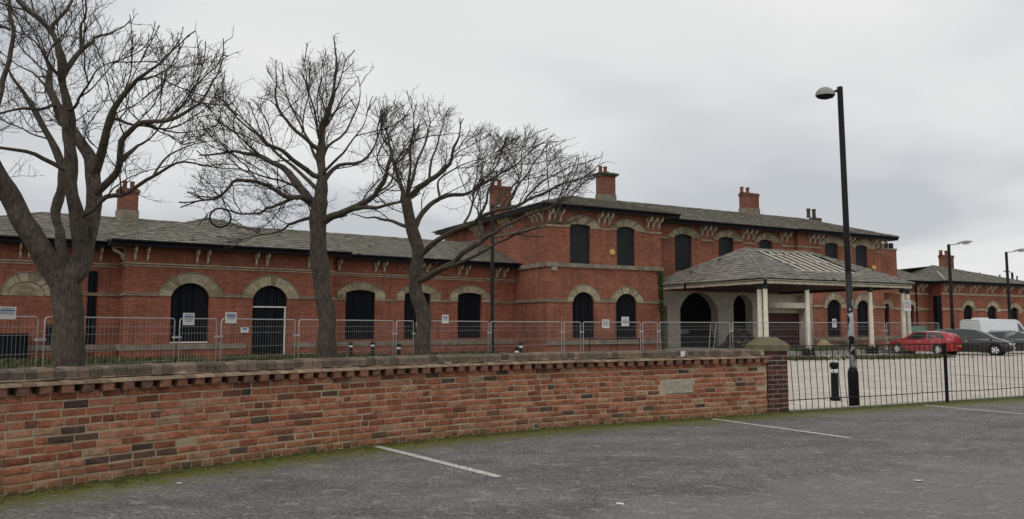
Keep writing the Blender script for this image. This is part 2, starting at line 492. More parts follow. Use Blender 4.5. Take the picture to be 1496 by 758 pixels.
# ================================================================== THE SETTING
YARD = -0.25
def catmull(P, n=24):
    out_ = []
    for i in range(len(P) - 1):
        p0 = P[max(i - 1, 0)]; p1 = P[i]; p2 = P[i + 1]; p3 = P[min(i + 2, len(P) - 1)]
        for k in range(n):
            t = k / n
            out_.append(.5 * ((2 * p1) + (p2 - p0) * t + (2 * p0 - 5 * p1 + 4 * p2 - p3) * t * t + (3 * p1 - p0 - 3 * p2 + p3) * t ** 3))
    out_.append(P[-1])
    return out_
class Curve:
    def __init__(q, P, smooth=True):
        q.p = catmull([Vector((*a, 0)) for a in P]) if smooth else [Vector((*a, 0)) for a in P]
        q.l = [0.0]
        for i in range(1, len(q.p)): q.l.append(q.l[-1] + (q.p[i] - q.p[i - 1]).length)
        q.L = q.l[-1]
    def pos(q, a):
        a = min(max(a, 0), q.L)
        i = max(0, min(int(np.searchsorted(q.l, a)) - 1, len(q.p) - 2))
        f = (a - q.l[i]) / max(q.l[i + 1] - q.l[i], 1e-9)
        return q.p[i].lerp(q.p[i + 1], f)
    def tan(q, a): return (q.pos(min(a + .15, q.L)) - q.pos(max(a - .15, 0))).normalized()
    def nor(q, a): t = q.tan(a); return Vector((t.y, -t.x, 0))       # towards the road
    def ang(q, a): t = q.tan(a); return math.atan2(t.y, t.x)

WALL = Curve([(-7.6, 3.2), (-5.95, 5.5), (-4.68, 7.17), (-3.42, 8.66), (-2.42, 9.62), (-1.25, 10.62), (0.25, 11.66), (1.66, 12.42), (3.22, 13.17), (4.55, 13.82)])
RAIL = Curve([(5.03, 14.05), (6.63, 14.79), (8.75, 15.80), (11.19, 16.98), (19.2, 20.85)], False)

# ground: one sheet to the horizon, then the yard's paving, then the asphalt of the car park
g = MB(); n = 24
for i in range(n):
    for j in range(n):
        pass
g.face([(-1500, -1500, YARD - .006), (1500, -1500, YARD - .006), (1500, 1500, YARD - .006), (-1500, 1500, YARD - .006)])
o = g.build('ground', MT['soil']); o['kind'] = 'structure'
g = MB()
g.face([(-1.5, 19.5, YARD), (5.0, 14.4, YARD), (6.6, 15.0, YARD), (11.2, 17.2, YARD), (40, 31, YARD), (70, 60, YARD), (62, 84, YARD), (9, 50, YARD), (1, 40, YARD)])
o = g.build('paved_yard', MT['paving']); o['kind'] = 'structure'
dr = MB()
a, b = on_ground(1396, 547.7, YARD), on_ground(1520, 553, YARD)
t_ = (b - a).normalized(); nn = Vector((-t_.y, t_.x, 0)) * .07
a2 = a - t_ * .2; b2 = b + t_ * 6
dr.face([a2 - nn + Vector((0, 0, .005)), b2 - nn + Vector((0, 0, .005)), b2 + nn + Vector((0, 0, .005)), a2 + nn + Vector((0, 0, .005))])
o = dr.build('drain_channel', MT['gutter']); o['kind'] = 'structure'

cols = []
for k in range(97): cols.append((WALL.pos(WALL.L * k / 96), WALL.nor(WALL.L * k / 96)))
for k in range(33): cols.append((RAIL.pos(RAIL.L * k / 32), RAIL.nor(RAIL.L * k / 32)))
cols.append((Vector((60, 41, 0)), cols[-1][1]))
rows = [-.14, 0, .08, .2, .4, .7, 1.1, 1.7, 2.6, 4.0]
me = bpy.data.meshes.new('car_park_asphalt')
V, Fc, ED = [], [], []
for i, (p, nv) in enumerate(cols):
    for d in rows:
        V.append(tuple(p + nv * d)); ED.append(max(d, 0) if d < 3.9 else 4.0)
    xf = -60 + 120 * i / (len(cols) - 1)
    for k, (yy, dd) in enumerate(((-3.0, 16.0), (-60, 60.0))):
        b0 = p + nv * 4.0
        tgt = Vector((xf, -60, 0))
        V.append(tuple(b0.lerp(tgt, .16 if k == 0 else 1.0))); ED.append(4.0 + (b0 - tgt).length * (.16 if k == 0 else 1.0) * .92)
nr = len(rows) + 2
for i in range(len(cols) - 1):
    for j in range(nr - 1):
        a = i * nr + j
        Fc.append((a, a + 1, a + nr + 1, a + nr))
me.from_pydata(V, [], Fc)
me.attributes.new('edge', 'FLOAT', 'POINT').data.foreach_set('value', ED)
me.materials.append(MT['asphalt'])
o = place('car_park_asphalt', me); o['kind'] = 'structure'
# concrete edging under the railing: the yard lies a step lower
k = MB()
for i in range(40):
    a, b = RAIL.L * i / 40, RAIL.L * (i + 1) / 40
    p0, p1, n0, n1 = RAIL.pos(a), RAIL.pos(b - .008), RAIL.nor(a), RAIL.nor(b)
    k.hexa([p0 - n0 * .145 + Vector((0, 0, YARD - .1)), p1 - n1 * .145 + Vector((0, 0, YARD - .1)), p1 - n1 * .25 + Vector((0, 0, YARD - .1)), p0 - n0 * .25 + Vector((0, 0, YARD - .1)),
            p0 - n0 * .145 + Vector((0, 0, .004)), p1 - n1 * .145 + Vector((0, 0, .004)), p1 - n1 * .25 + Vector((0, 0, .004)), p0 - n0 * .25 + Vector((0, 0, .004))])
o = k.build('kerb', MT['concrete']); o['kind'] = 'structure'

# painted bay lines
def bay(p0, p1, label, wd=.095):
    a, b = Vector((*p0, .005)), Vector((*p1, .005))
    t = (b - a).normalized(); nn = Vector((-t.y, t.x, 0))
    m = MB(); N = 40
    L = [a.lerp(b, i / N) + nn * (wd / 2 + rnd.uniform(-.006, .006)) for i in range(N + 1)]
    Rr = [a.lerp(b, i / N) - nn * (wd / 2 + rnd.uniform(-.006, .006)) for i in range(N + 1)]
    for i in range(N): m.face([Rr[i], Rr[i + 1], L[i + 1], L[i]])
    o = m.build('bay_line', MT['paint']); o['kind'] = 'structure'; o['label'] = label
bay((-1.75, 10.07), (-.13, 8.05), 'nearest white bay line on the asphalt beside the brick wall', .105)
bay((3.34, 12.99), (4.69, 10.80), 'white bay line on the asphalt below the stone pier')
bay((8.07, 15.21), (9.02, 13.69), 'white bay line on the asphalt below the railing', .09)

# ================================================================== THE BRICK BOUNDARY WALL
WC = WALL.pos(6.5)
wall = thing('boundary_wall', 'low weathered red brick wall with dentil course and dark coping along the car park', 'wall', (WC.x, WC.y, 0))
NC, CH = 11, .0825
def wl(p, z=0.0): return Vector((p.x - WC.x, p.y - WC.y, z))
def strip(profile, a0, a1, step=.12, wob=0.0, seed=1):
    """profile: (out, z) pairs swept along the wall; out > 0 is towards the road"""
    m = MB(); N = max(2, int((a1 - a0) / step)); rr = random.Random(seed)
    base = len(m.v); np_ = len(profile)
    for i in range(N + 1):
        a = a0 + (a1 - a0) * i / N
        p, nv = WALL.pos(a), WALL.nor(a)
        for (o_, z) in profile:
            m.v.append(tuple(wl(p + nv * (o_ + rr.uniform(-wob, wob)), z + rr.uniform(-wob, wob))))
    for i in range(N):
        for j in range(np_ - 1):
            a = base + i * np_ + j
            m.f.append((a, a + np_, a + np_ + 1, a + 1))
    m.f.append(tuple(base + j for j in range(np_))); m.f.append(tuple(base + N * np_ + j for j in range(np_))[::-1])
    return m
strip([(-.0085, -.05), (-.0085, .907), (-.11, .908), (-.11, .985), (-.34, .985), (-.34, YARD - .1)], 0, WALL.L).build('core', MT['mortar'], wall)

def brick_mesh(name, L, h, dep, mat, jit, seed, cham=.007):
    r2 = random.Random(seed)
    j = lambda s_=1.0: r2.uniform(-jit, jit) * s_
    x0, x1 = -L / 2, L / 2
    m = MB()
    bk = [(x0, dep, 0), (x1, dep, 0), (x1, dep, h), (x0, dep, h)]
    fr = [(x0 + j(), cham, j()), (x1 + j(), cham, j()), (x1 + j(), cham, h + j()), (x0 + j(), cham, h + j())]
    cc = cham * 1.25
    ins = [(x0 + cc + j(1.5), j(), cc + j()), (x1 - cc + j(1.5), j(), cc + j()), (x1 - cc + j(1.5), j(), h - cc + j()), (x0 + cc + j(1.5), j(), h - cc + j())]
    mid = (r2.uniform(-.2, .2) * L, -.001 + j(), h / 2 + j())
    m.v = bk + fr + ins + [mid]
    for i in range(4):
        k2 = (i + 1) % 4
        m.f.append((i, k2, 4 + k2, 4 + i)); m.f.append((4 + i, 4 + k2, 8 + k2, 8 + i)); m.f.append((8 + i, 8 + k2, 12))
    return m
def lib(prefix, L, h, dep, mat, n, jit=.0035, cham=.007):
    return [brick_mesh(prefix, L, h, dep, mat, jit, hash_ * 31 + int(L * 1000), cham) for hash_ in range(n)]
BS = [brick_mesh('brick', .2205, .0662, .11, None, .0042, 100 + i, .008) for i in range(14)]
BH = [brick_mesh('brick', .1045, .0662, .11, None, .0042, 200 + i, .008) for i in range(8)]
BSm = [b.mesh('brick', MT['wallbrick']) for b in BS]; BHm = [b.mesh('brick', MT['wallbrick']) for b in BH]
S_PLQ = None
items = []
PLQ_A0 = min(np.linspace(0, WALL.L, 1500), key=lambda a: abs((WALL.pos(a).x / WALL.pos(a).y) - (969 - CX) / FPX))
PLQ_A1 = min(np.linspace(0, WALL.L, 1500), key=lambda a: abs((WALL.pos(a).x / WALL.pos(a).y) - (1010 - CX) / FPX))
PZ0, PZ1 = .405, .67
for c_ in range(NC):
    hdr = c_ in (0, 7)
    a = .0 + (.118 if c_ % 2 else 0) + rnd.uniform(0, .04)
    while a < WALL.L - .03:
        h_ = hdr or rnd.random() < .08
        Lb = (.118 if h_ else .234)
        sx = 1.0
        if a + Lb > WALL.L - .002:
            sx = (WALL.L - .002 - a) / .118; h_ = True; Lb = WALL.L - .002 - a
            if Lb < .03: break
        mid = a + Lb / 2
        z = c_ * CH + .008
        skip = (PLQ_A0 - Lb * .35 < mid < PLQ_A1 + Lb * .35 and z + CH > PZ0 + .02 and z < PZ1 - .02)
        if not skip and rnd.random() > .004:
            items.append((mid, z, h_, rnd.randrange(14), max(-.0025, min(.009, rnd.gauss(.002, .003))), rnd.gauss(0, .006), sx))
        a += Lb + rnd.uniform(-.002, .003)
vis = []
for it in items:
    p = WALL.pos(it[0])
    inx = -.70 < p.x / p.y
    vis.append((0 if inx else 1, p.length, it))
vis.sort(key=lambda t: (t[0], t[1]))
rest = MB()
for i, (_, _, (mid, z, h_, var, off, yaw, sx)) in enumerate(vis):
    p = WALL.pos(mid) + WALL.nor(mid) * off; ang = WALL.ang(mid) + yaw
    z += rnd.uniform(-.003, .003)
    if i < 298:
        place('brick', (BHm[var % 8] if h_ else BSm[var]), wall, wl(p, z), ang)
    else:
        src = BH[var % 8] if h_ else BS[var]
        ca, sa = math.cos(ang), math.sin(ang); q0 = wl(p, z); b0 = len(rest.v)
        rest.v += [(q0.x + x * sx * ca - y * sa, q0.y + x * sx * sa + y * ca, q0.z + zz_) for x, y, zz_ in src.v]
        rest.f += [tuple(b0 + k for k in f) for f in src.f]
rest.build('brickwork', MT['wallbrick'], wall, kind='stuff')
# dentil course
DM = [brick_mesh('dentil_brick', .114, .084, .20, None, .0045, 300 + i, .01).mesh('dentil_brick', MT['dentil']) for i in range(10)]
a = .06
while a < WALL.L - .06:
    if rnd.random() > .03:
        p = WALL.pos(a) + WALL.nor(a) * (.080 + rnd.uniform(-.014, .010))
        place('dentil_brick', rnd.choice(DM), wall, wl(p, .897 + rnd.uniform(-.004, .004)), WALL.ang(a) + rnd.gauss(0, .03))
    a += .192
# oversailing ledge: bricks bedded flat with a pale mortar weathering
led = MB(); a = 0.0
while a < WALL.L - .06:
    a1 = min(a + .112, WALL.L); p0, p1 = WALL.pos(a + .003), WALL.pos(a1 - .003); n0 = WALL.nor(a); o1 = .090 + rnd.uniform(-.012, .008)
    zt = 1.006 + rnd.uniform(-.010, .008); zb = .983
    led.hexa([wl(p0 + n0 * o1, zb), wl(p1 + n0 * o1, zb), wl(p1 - n0 * .2, zb), wl(p0 - n0 * .2, zb),
              wl(p0 + n0 * (o1 - .012), zt), wl(p1 + n0 * (o1 - .012), zt), wl(p1 - n0 * .2, 1.040), wl(p0 - n0 * .2, 1.040)])
    a = a1
led.build('ledge', MT['ledge'], wall, kind='stuff')
CM = []
for i in range(9):
    r2 = random.Random(900 + i); j = lambda: r2.uniform(-.007, .007)
    hw = r2.choice((.050, .053, .056, .062)); m = MB(); x0, x1 = -hw, hw; c = .02
    m.v = [(x0, 0, 0), (x1, 0, 0), (x1, .30, 0), (x0, .30, 0),
           (x0 + j(), j(), .070 + j()), (x1 + j(), j(), .070 + j()), (x1, .30, .075), (x0, .30, .075),
           (x0 + .012 + j(), c + j(), .098 + j()), (x1 - .012 + j(), c + j(), .098 + j()), (x1 - .01, .28, .098), (x0 + .01, .28, .098)]
    m.f = [(0, 1, 5, 4), (1, 2, 6, 5), (2, 3, 7, 6), (3, 0, 4, 7), (4, 5, 9, 8), (5, 6, 10, 9), (6, 7, 11, 10), (7, 4, 8, 11), (8, 9, 10, 11)]
    CM.append((m.mesh('coping_brick', MT['coping']), hw))
a = .11
while a < WALL.L - .1:
    cm_, hw = rnd.choice(CM); a += hw
    p = WALL.pos(a) - WALL.nor(a) * (.030 + rnd.uniform(-.008, .008))
    place('coping_brick', cm_, wall, wl(p, 1.036 + rnd.uniform(-.004, .008)), WALL.ang(a) + rnd.gauss(0, .015))
    a += hw + .009
strip([(-.036, 1.03), (-.05, 1.118), (-.31, 1.118), (-.33, .98)], 0, WALL.L, wob=.002).build('coping_bed', MT['mortar'], wall)
# stone block let into the wall
am = (PLQ_A0 + PLQ_A1) / 2; hl = (PLQ_A1 - PLQ_A0) / 2 - .015
m = brick_mesh('stone_block', hl * 2, PZ1 - PZ0 - .02, .12, None, .006, 77, .016)
place('stone_block', m.mesh('stone_block', MT['plaque']), wall, wl(WALL.pos(am) + WALL.nor(am) * .012, PZ0 + .01), WALL.ang(am))
# bird lime on the coping
m = MB(); al = min(np.linspace(0, WALL.L, 1500), key=lambda a: abs((WALL.pos(a).x / WALL.pos(a).y) - (997 - CX) / FPX))
q0 = WALL.pos(al) - WALL.nor(al) * .018; t0 = WALL.tan(al)
m.prism([wl(q0 + t0 * x, z) for x, z in ((-.05, 1.122), (.05, 1.125), (.045, 1.07), (.02, 1.03), (-.01, 1.04), (-.04, 1.02))], -WALL.nor(al) * .004)
m.build('lime_splash', MT['sign'], wall)

# ================================================================== GATE PIER
PA = R(25.6)
pier = thing('gate_pier', 'dark red brick gate pier with mossy pyramid stone cap at the wall end', 'pier', (4.57, 13.82, 0), PA)
m = MB(); m.box(.008, .482, .008, .482, YARD - .1, 1.10); m.build('core', MT['pmortar'], pier)
PBm = [brick_mesh('brick', .226, .070, .10, None, .0028, 400 + i, .006).mesh('brick', MT['pierbrick']) for i in range(6)]
PHm = [brick_mesh('brick', .108, .070, .10, None, .0028, 420 + i, .006).mesh('brick', MT['pierbrick']) for i in range(6)]
for c_ in range(13):
    z = c_ * .0845 + .006
    lay = [(.0, .234, 1), (.236, .49, 1)] if c_ % 2 == 0 else [(.0, .118, 0), (.12, .37, 1), (.372, .49, 0)]
    for s0, s1, big in lay:
        lib_ = PBm if big else PHm
        for face in range(2):
            mid = (s0 + s1) / 2
            if face == 0:
                o = place('brick', rnd.choice(lib_), pier, (mid, rnd.uniform(-.003, .002), z), rnd.gauss(0, .006))
            else:
                o = place('brick', rnd.choice(lib_), pier, (rnd.uniform(-.002, .003), mid, z), R(-90) + rnd.gauss(0, .006))
            o.scale.x = (s1 - s0 - .012) / (.226 if big else .108)
m = MB(); e_ = .03
for z0, z1, i0, i1 in ((1.10, 1.205, -e_, -e_), (1.205, 1.345, -e_, .135)):
    f = lambda i, z: [(i, i, z), (.49 - i, i, z), (.49 - i, .49 - i, z), (i, .49 - i, z)]
    m.hexa(f(i0, z0) + f(i1, z1))
m.build('stone_cap', MT['capstone'], pier)

# ================================================================== RAILING
rl = thing('railing', 'black iron bar railing between the gate pier and the right edge', 'railing', (5.03, 14.05, 0))
ro = Vector((5.03, 14.05, 0)); HR = 1.17
def rp(a, z, off=0.0): v = RAIL.pos(a) - ro + RAIL.nor(a) * off; return Vector((v.x, v.y, z))
LB = 15.0
m = MB()
for i in range(30):
    a0, a1 = LB * i / 30, LB * (i + 1) / 30
    n_ = RAIL.nor((a0 + a1) / 2) * .02
    z0 = HR + .004 * math.sin(i * 1.7); z1 = HR + .004 * math.sin((i + 1) * 1.7)
    p0, p1 = rp(a0, z0), rp(a1, z1)
    m.hexa([p0 - n_, p1 - n_, p1 + n_, p0 + n_, p0 - n_ + Vector((0, 0, .016)), p1 - n_ + Vector((0, 0, .016)), p1 + n_ + Vector((0, 0, .016)), p0 + n_ + Vector((0, 0, .016))])
m.build('top_rail', MT['black'], rl)
m = MB()
for i in range(30):
    a0, a1 = LB * i / 30, LB * (i + 1) / 30
    n_ = RAIL.nor((a0 + a1) / 2) * .018
    p0, p1 = rp(a0, .20 + .006 * math.sin(i)), rp(a1, .20 + .006 * math.sin(i + 1))
    m.hexa([p0 - n_, p1 - n_, p1 + n_, p0 + n_, p0 - n_ + Vector((0, 0, .012)), p1 - n_ + Vector((0, 0, .012)), p1 + n_ + Vector((0, 0, .012)), p0 + n_ + Vector((0, 0, .012))])
m.build('bottom_rail', MT['black'], rl)
a = .09; i = 0
while a < LB:
    lean = .062 - .011 * a + rnd.gauss(0, .004)
    m = MB()
    bent = rnd.gauss(0, .006)
    if i in (8, 9): bent = -.03
    pts = []
    for k in range(6):
        z = .03 + (HR - .028) * k / 5
        pts.append(rp(a, z) + RAIL.tan(a) * (-(lean) * (z - .2) + bent * math.sin(math.pi * k / 5)))
    m.tube(pts, .0072, 6)
    m.build('bar', MT['black'], rl)
    a += .150; i += 1
for px in (1376, 1620):
    a = min(np.linspace(0, RAIL.L, 900), key=lambda a: abs((RAIL.pos(a).x / RAIL.pos(a).y) - (px - CX) / FPX))
    m = MB(); p = rp(a, 0); t = RAIL.tan(a) * .024; n_ = RAIL.nor(a) * .024
    m.hexa([p - t - n_, p + t - n_, p + t + n_, p - t + n_] + [v + Vector((0, 0, HR + .03)) for v in (p - t - n_, p + t - n_, p + t + n_, p - t + n_)])
    m.build('post', MT['black'], rl)

# ================================================================== THE STATION
def proj(p):
    v = Vector(p) - Vector((0, 0, EYE))
    f = v.y * _c + v.z * _s; u = -v.y * _s + v.z * _c
    return CX + FPX * v.x / f, CY - FPX * u / f
def arc_pts(s0, s1, zs, zt, n):
    hw = (s1 - s0) / 2; cxx = (s0 + s1) / 2; rise = max(zt - zs, 1e-3)
    P = []
    if rise <= hw * 1.02:
        rise = min(rise, hw)
        Rr = (hw * hw + rise * rise) / (2 * rise); cz = zt - Rr
        ph = math.atan2(zs - cz if rise < hw else 0, hw)
        for i in range(n + 1):
            a = math.pi - ph - (math.pi - 2 * ph) * i / n
            P.append((cxx + Rr * math.cos(a), cz + Rr * math.sin(a)))
    else:
        for i in range(n + 1):
            a = math.pi * (1 - i / n); P.append((cxx + hw * math.cos(a), zs + rise * math.sin(a)))
    return P
class Op: pass
def opening(fr, yo, xl, xr, yt, yb, ys, oxl=None, oxr=None, oyt=None, oyb=None, sub=True):
    o = Op(); xc = (xl + xr) / 2; ym = (yt + yb) / 2
    o.s0, o.s1 = fr.s(xl, yo, ym), fr.s(xr, yo, ym)
    o.zt, o.zb, o.zs = fr.z(xc, yt, yo), fr.z(xc, yb, yo), fr.z(xc, ys, yo)
    o.y = yo; o.ring = None
    if oxl is not None:
        o.ring = (fr.s(oxl, yo, ys), fr.s(oxr, yo, ys), fr.z(xc, oyt, yo), fr.z(xc, oyb, yo))
    return o
def facade(root, mat, y, s0, s1, z0, z1, ops, name='wall', depth=.28, revmat=None):
    m = MB(); cur = s0
    for o in sorted(ops, key=lambda a: a.s0):
        m.face([(cur, y, z0), (o.s0, y, z0), (o.s0, y, z1), (cur, y, z1)])
        if o.zb > z0 + .01: m.face([(o.s0, y, z0), (o.s1, y, z0), (o.s1, y, o.zb), (o.s0, y, o.zb)])
        A = arc_pts(o.s0, o.s1, o.zs, o.zt, 20)
        for (sa, za), (sb, zb) in zip(A[:-1], A[1:]):
            m.face([(sa, y, za), (sb, y, zb), (sb, y, z1), (sa, y, z1)])
        loop = [(o.s0, o.zb)] + A + [(o.s1, o.zb)]
        for (sa, za), (sb, zb) in zip(loop, loop[1:] + loop[:1]):
            m.face([(sa, y, za), (sb, y, zb), (sb, y + depth, zb), (sa, y + depth, za)])
        cur = o.s1
    m.face([(cur, y, z0), (s1, y, z0), (s1, y, z1), (cur, y, z1)])
    return m.build(name, mat, root)
def infill(root, o, mat, name='boarded_window', dy=.16, th=.05, label=None):
    A = arc_pts(o.s0 - .01, o.s1 + .01, o.zs, o.zt + .01, 20)
    loop = [(o.s0 - .01, o.zb - .01)] + A + [(o.s1 + .01, o.zb - .01)]
    m = MB(); m.prism([(a, o.y + dy, b) for a, b in loop], (0, th, 0))
    ob = m.build(name, mat, root)
    if label: ob['label'] = label
    return ob
def arch_ring(root, o, N=22, proud=.05, name='arch', mat=None):
    os0, os1, ozt, ozb = o.ring
    m = MB()
    I = arc_pts(o.s0, o.s1, o.zs, o.zt, N)
    zsp = min(o.zs, ozt - .05)
    Oo = arc_pts(os0, os1, zsp, ozt, N)
    for i in range(N):
        g = .05
        a0 = Vector((I[i][0], 0, I[i][1])).lerp(Vector((I[i + 1][0], 0, I[i + 1][1])), g); a1 = Vector((I[i][0], 0, I[i][1])).lerp(Vector((I[i + 1][0], 0, I[i + 1][1])), 1 - g)
        b0 = Vector((Oo[i][0], 0, Oo[i][1])).lerp(Vector((Oo[i + 1][0], 0, Oo[i + 1][1])), g); b1 = Vector((Oo[i][0], 0, Oo[i][1])).lerp(Vector((Oo[i + 1][0], 0, Oo[i + 1][1])), 1 - g)
        pr = proud + rnd.uniform(-.006, .006)
        F_ = [Vector((v.x, o.y - pr, v.z)) for v in (a0, a1, b1, b0)]; B_ = [Vector((v.x, o.y + .03, v.z)) for v in (a0, a1, b1, b0)]
        m.hexa(F_ + B_)
    z = zsp
    while z > ozb + .05:
        zn = max(z - .165, ozb)
        m.box(os0, o.s0, o.y - proud - rnd.uniform(-.006, .006), o.y + .03, zn + .008, z); m.box(o.s1, os1, o.y - proud - rnd.uniform(-.006, .006), o.y + .03, zn + .008, z)
        z = zn
    ob = m.build(name, mat or MT['cream'], root)
    h = MB(); e1 = arc_pts(os0 - .03, os1 + .03, zsp, ozt + .03, 26)
    h.tube([(a, o.y - proud - .005, b) for a, b in e1], .038, 5)
    h.build('hood_mould', MT['stone'], ob)
    return ob
def sill(root, o, mat, proud=.1, th=.10, ext=.08):
    m = MB(); m.cbox(o.s0 - ext, o.s1 + ext, o.y - proud, o.y + .2, o.zb - th, o.zb + .006); return m.build('sill', mat, root)
def band(root, y, spans, z0, z1, proud, mat, name='string_course'):
    for a, b in spans:
        if b - a > .05:
            m = MB(); m.box(a, b, y - proud, y + .02, z0, z1); m.build(name, mat, root)
def gaps(s0, s1, ops, pad=.0):
    sp = []; cur = s0
    for o in sorted(ops, key=lambda a: a.ring[0]):
        sp.append((cur, o.ring[0] - pad)); cur = o.ring[1] + pad
    sp.append((cur, s1)); return sp
def slates(poly, e=.24, w=.28, lift=.020, seed=3, skip=None, drop=.004):
    P = [Vector(p) for p in poly]; r2 = random.Random(seed)
    u = (P[1] - P[0]).normalized(); nrm = (P[1] - P[0]).cross(P[-1] - P[0]).normalized()
    if nrm.z < 0: nrm = -nrm
    v = nrm.cross(u)
    if v.z < 0: v = -v
    Q = [((p - P[0]).dot(u), (p - P[0]).dot(v)) for p in P]
    vm = max(b for a, b in Q); m = MB(); r = 0
    while r * e < vm - .02:
        v0 = r * e; vm_ = min(v0 + e * .5, vm - .005); xs = []
        for (a, b), (c, d) in zip(Q, Q[1:] + Q[:1]):
            if (b - vm_) * (d - vm_) < 0: xs.append(a + (c - a) * (vm_ - b) / (d - b))
        if len(xs) >= 2:
            ua, ub = min(xs), max(xs); x = ua - (w / 2 if r % 2 else 0)
            while x < ub:
                x0, x1 = max(x, ua), min(x + w * r2.uniform(.93, 1.0), ub)
                x += w
                if x1 - x0 < .03 or r2.random() < drop: continue
                vt = min(v0 + e * 1.12, vm)
                ctr = P[0] + u * ((x0 + x1) / 2) + v * (v0 + e / 2)
                if skip and skip(ctr): continue
                l0 = lift * r2.uniform(1.6, 2.8); l1 = lift * .6; sg = r2.uniform(-.018, .018)
                A = P[0] + u * (x0 + .004) + v * (v0 + sg); B = P[0] + u * (x1 - .004) + v * (v0 + sg + r2.uniform(-.006, .006))
                C = P[0] + u * (x1 - .004) + v * vt; D = P[0] + u * (x0 + .004) + v * vt
                b0 = len(m.v)
                m.v += [tuple(t) for t in (A + nrm * l0, B + nrm * l0, C + nrm * l1, D + nrm * l1, A - nrm * .002, B - nrm * .002, C - nrm * .002, D - nrm * .002)]
                m.f += [(b0, b0 + 1, b0 + 2, b0 + 3), (b0, b0 + 4, b0 + 5, b0 + 1), (b0 + 1, b0 + 5, b0 + 6, b0 + 2), (b0 + 3, b0 + 7, b0 + 4, b0)]
        r += 1
    return m
def ridge_tiles(mb, a, b, r_=.10, step=.45, seed=1):
    a, b = Vector(a), Vector(b); n_ = max(1, int((b - a).length / step)); r2 = random.Random(seed)
    for i in range(n_):
        p, q_ = a.lerp(b, i / n_), a.lerp(b, (i + .96) / n_)
        dz = Vector((0, 0, r2.uniform(-.012, .012)))
        mb.tube([p + dz, q_ + dz], [r_, r_ * .94], 6)
def roof_part(root, polys, e=.31, w=.30, mat='slate', back=(), ridges=(), skip=None, name='roof', drop=.004, seed=5):
    base = MB()
    for p in list(polys) + list(back): base.face([Vector(a) - Vector((0, 0, .03)) for a in p])
    ro_ = base.build(name, MT['slate_sheet'], root)
    allm = MB()
    for i, p in enumerate(polys):
        m = slates(p, e, w, seed=seed + i, skip=skip, drop=drop); b0 = len(allm.v)
        allm.v += m.v; allm.f += [tuple(b0 + k for k in f) for f in m.f]
    allm.build('slates', MT[mat], ro_, kind='stuff')
    if ridges:
        m = MB()
        for i, (a, b) in enumerate(ridges): ridge_tiles(m, a, b, seed=i)
        m.build('ridge_tiles', MT[mat], ro_, kind='stuff')
    return ro_
def bracket_mesh(h, pr, t=.10):
    m = MB(); ht = t / 2
    pts = [(-.05, -h), (-.10 * pr / .6, -h * .80), (-.13 * pr / .6, -h * .58), (-.26 * pr / .6, -h * .42), (-.43 * pr / .6, -h * .30), (-.57 * pr / .6, -.07)]
    wd = [.045, .075, .06, .06, .075, .06]
    up, lo = [], []
    for i, (y, z) in enumerate(pts):
        y0, z0 = pts[max(i - 1, 0)]; y1, z1 = pts[min(i + 1, len(pts) - 1)]
        L = math.hypot(y1 - y0, z1 - z0); ny, nz_ = -(z1 - z0) / L, (y1 - y0) / L
        up.append((y + ny * wd[i], z + nz_ * wd[i])); lo.append((y - ny * wd[i], z - nz_ * wd[i]))
    for i in range(len(pts) - 1):
        m.prism([(-ht, *up[i]), (-ht, *up[i + 1]), (-ht, *lo[i + 1]), (-ht, *lo[i])], (t, 0, 0))
    m.box(-ht * 1.1, ht * 1.1, -pr, -.0, -.075, -.003); m.box(-ht * 1.1, ht * 1.1, -.06, .01, -h * 1.04, -.02)
    return m.mesh('bracket', MT['bracket'])
def brackets(root, fr, yo, zs, pxs, me, py, ov=.35):
    for px in pxs: place('bracket', me, root, (fr.s(px, yo - ov, py), yo, zs))
def eave(root, y, s0, s1, zb, ov, th=.28, ends=(True, True), back=1.6):
    m = MB(); m.box(s0, s1, y - ov, y + .3, zb, zb + .05); m.build('soffit', MT['wood'], root)
    m = MB(); m.box(s0 - .02, s1 + .02, y - ov - .05, y - ov - .002, zb - .03, zb + th)
    if ends[0]: m.box(s0 - .05, s0 - .021, y - ov - .05, y + back, zb - .03, zb + th)
    if ends[1]: m.box(s1 + .021, s1 + .05, y - ov - .05, y + back, zb - .03, zb + th)
    m.tube([(s0 - .04, y - ov - .115, zb + th - .06), (s1 + .04, y - ov - .115, zb + th - .06)], .068, 8)
    return m.build('gutter', MT['gutter'], root)
def chimney(root, s0, s1, y0, y1, zb, zt, pots, zpot, base=0.0, cap=.08, bm='chim', potr=.13, capm=None, potm='pot'):
    m = MB(); m.box(s0, s1, y0, y1, zb, zt)
    ch = m.build('chimney', MT[bm], root)
    if base:
        m = MB(); m.box(s0 - .05, s1 + .05, y0 - .05, y1 + .05, zb, zb + base); m.build('base_stone', MT['stone'], ch)
    m = MB(); m.box(s0 - cap, s1 + cap, y0 - cap, y1 + cap, zt - .16, zt - .02); m.box(s0 - cap * .4, s1 + cap * .4, y0 - cap * .4, y1 + cap * .4, zt - .28, zt - .161)
    m.box(s0 - .01, s1 + .01, y0 - .01, y1 + .01, zt - .019, zt + .05)
    m.build('cap', MT[capm or bm], ch)
    for s_ in pots:
        m = MB(); h_ = zpot - zt
        m.lathe([(potr, 0), (potr * .86, h_ * .2), (potr * .82, h_ * .8), (potr, h_ * .86), (potr * .95, h_), (potr * .7, h_), (potr * .7, h_ * .6)], 12, (s_, (y0 + y1) / 2, zt + .04))
        m.build('chimney_pot', MT[potm], ch, True)
    return ch
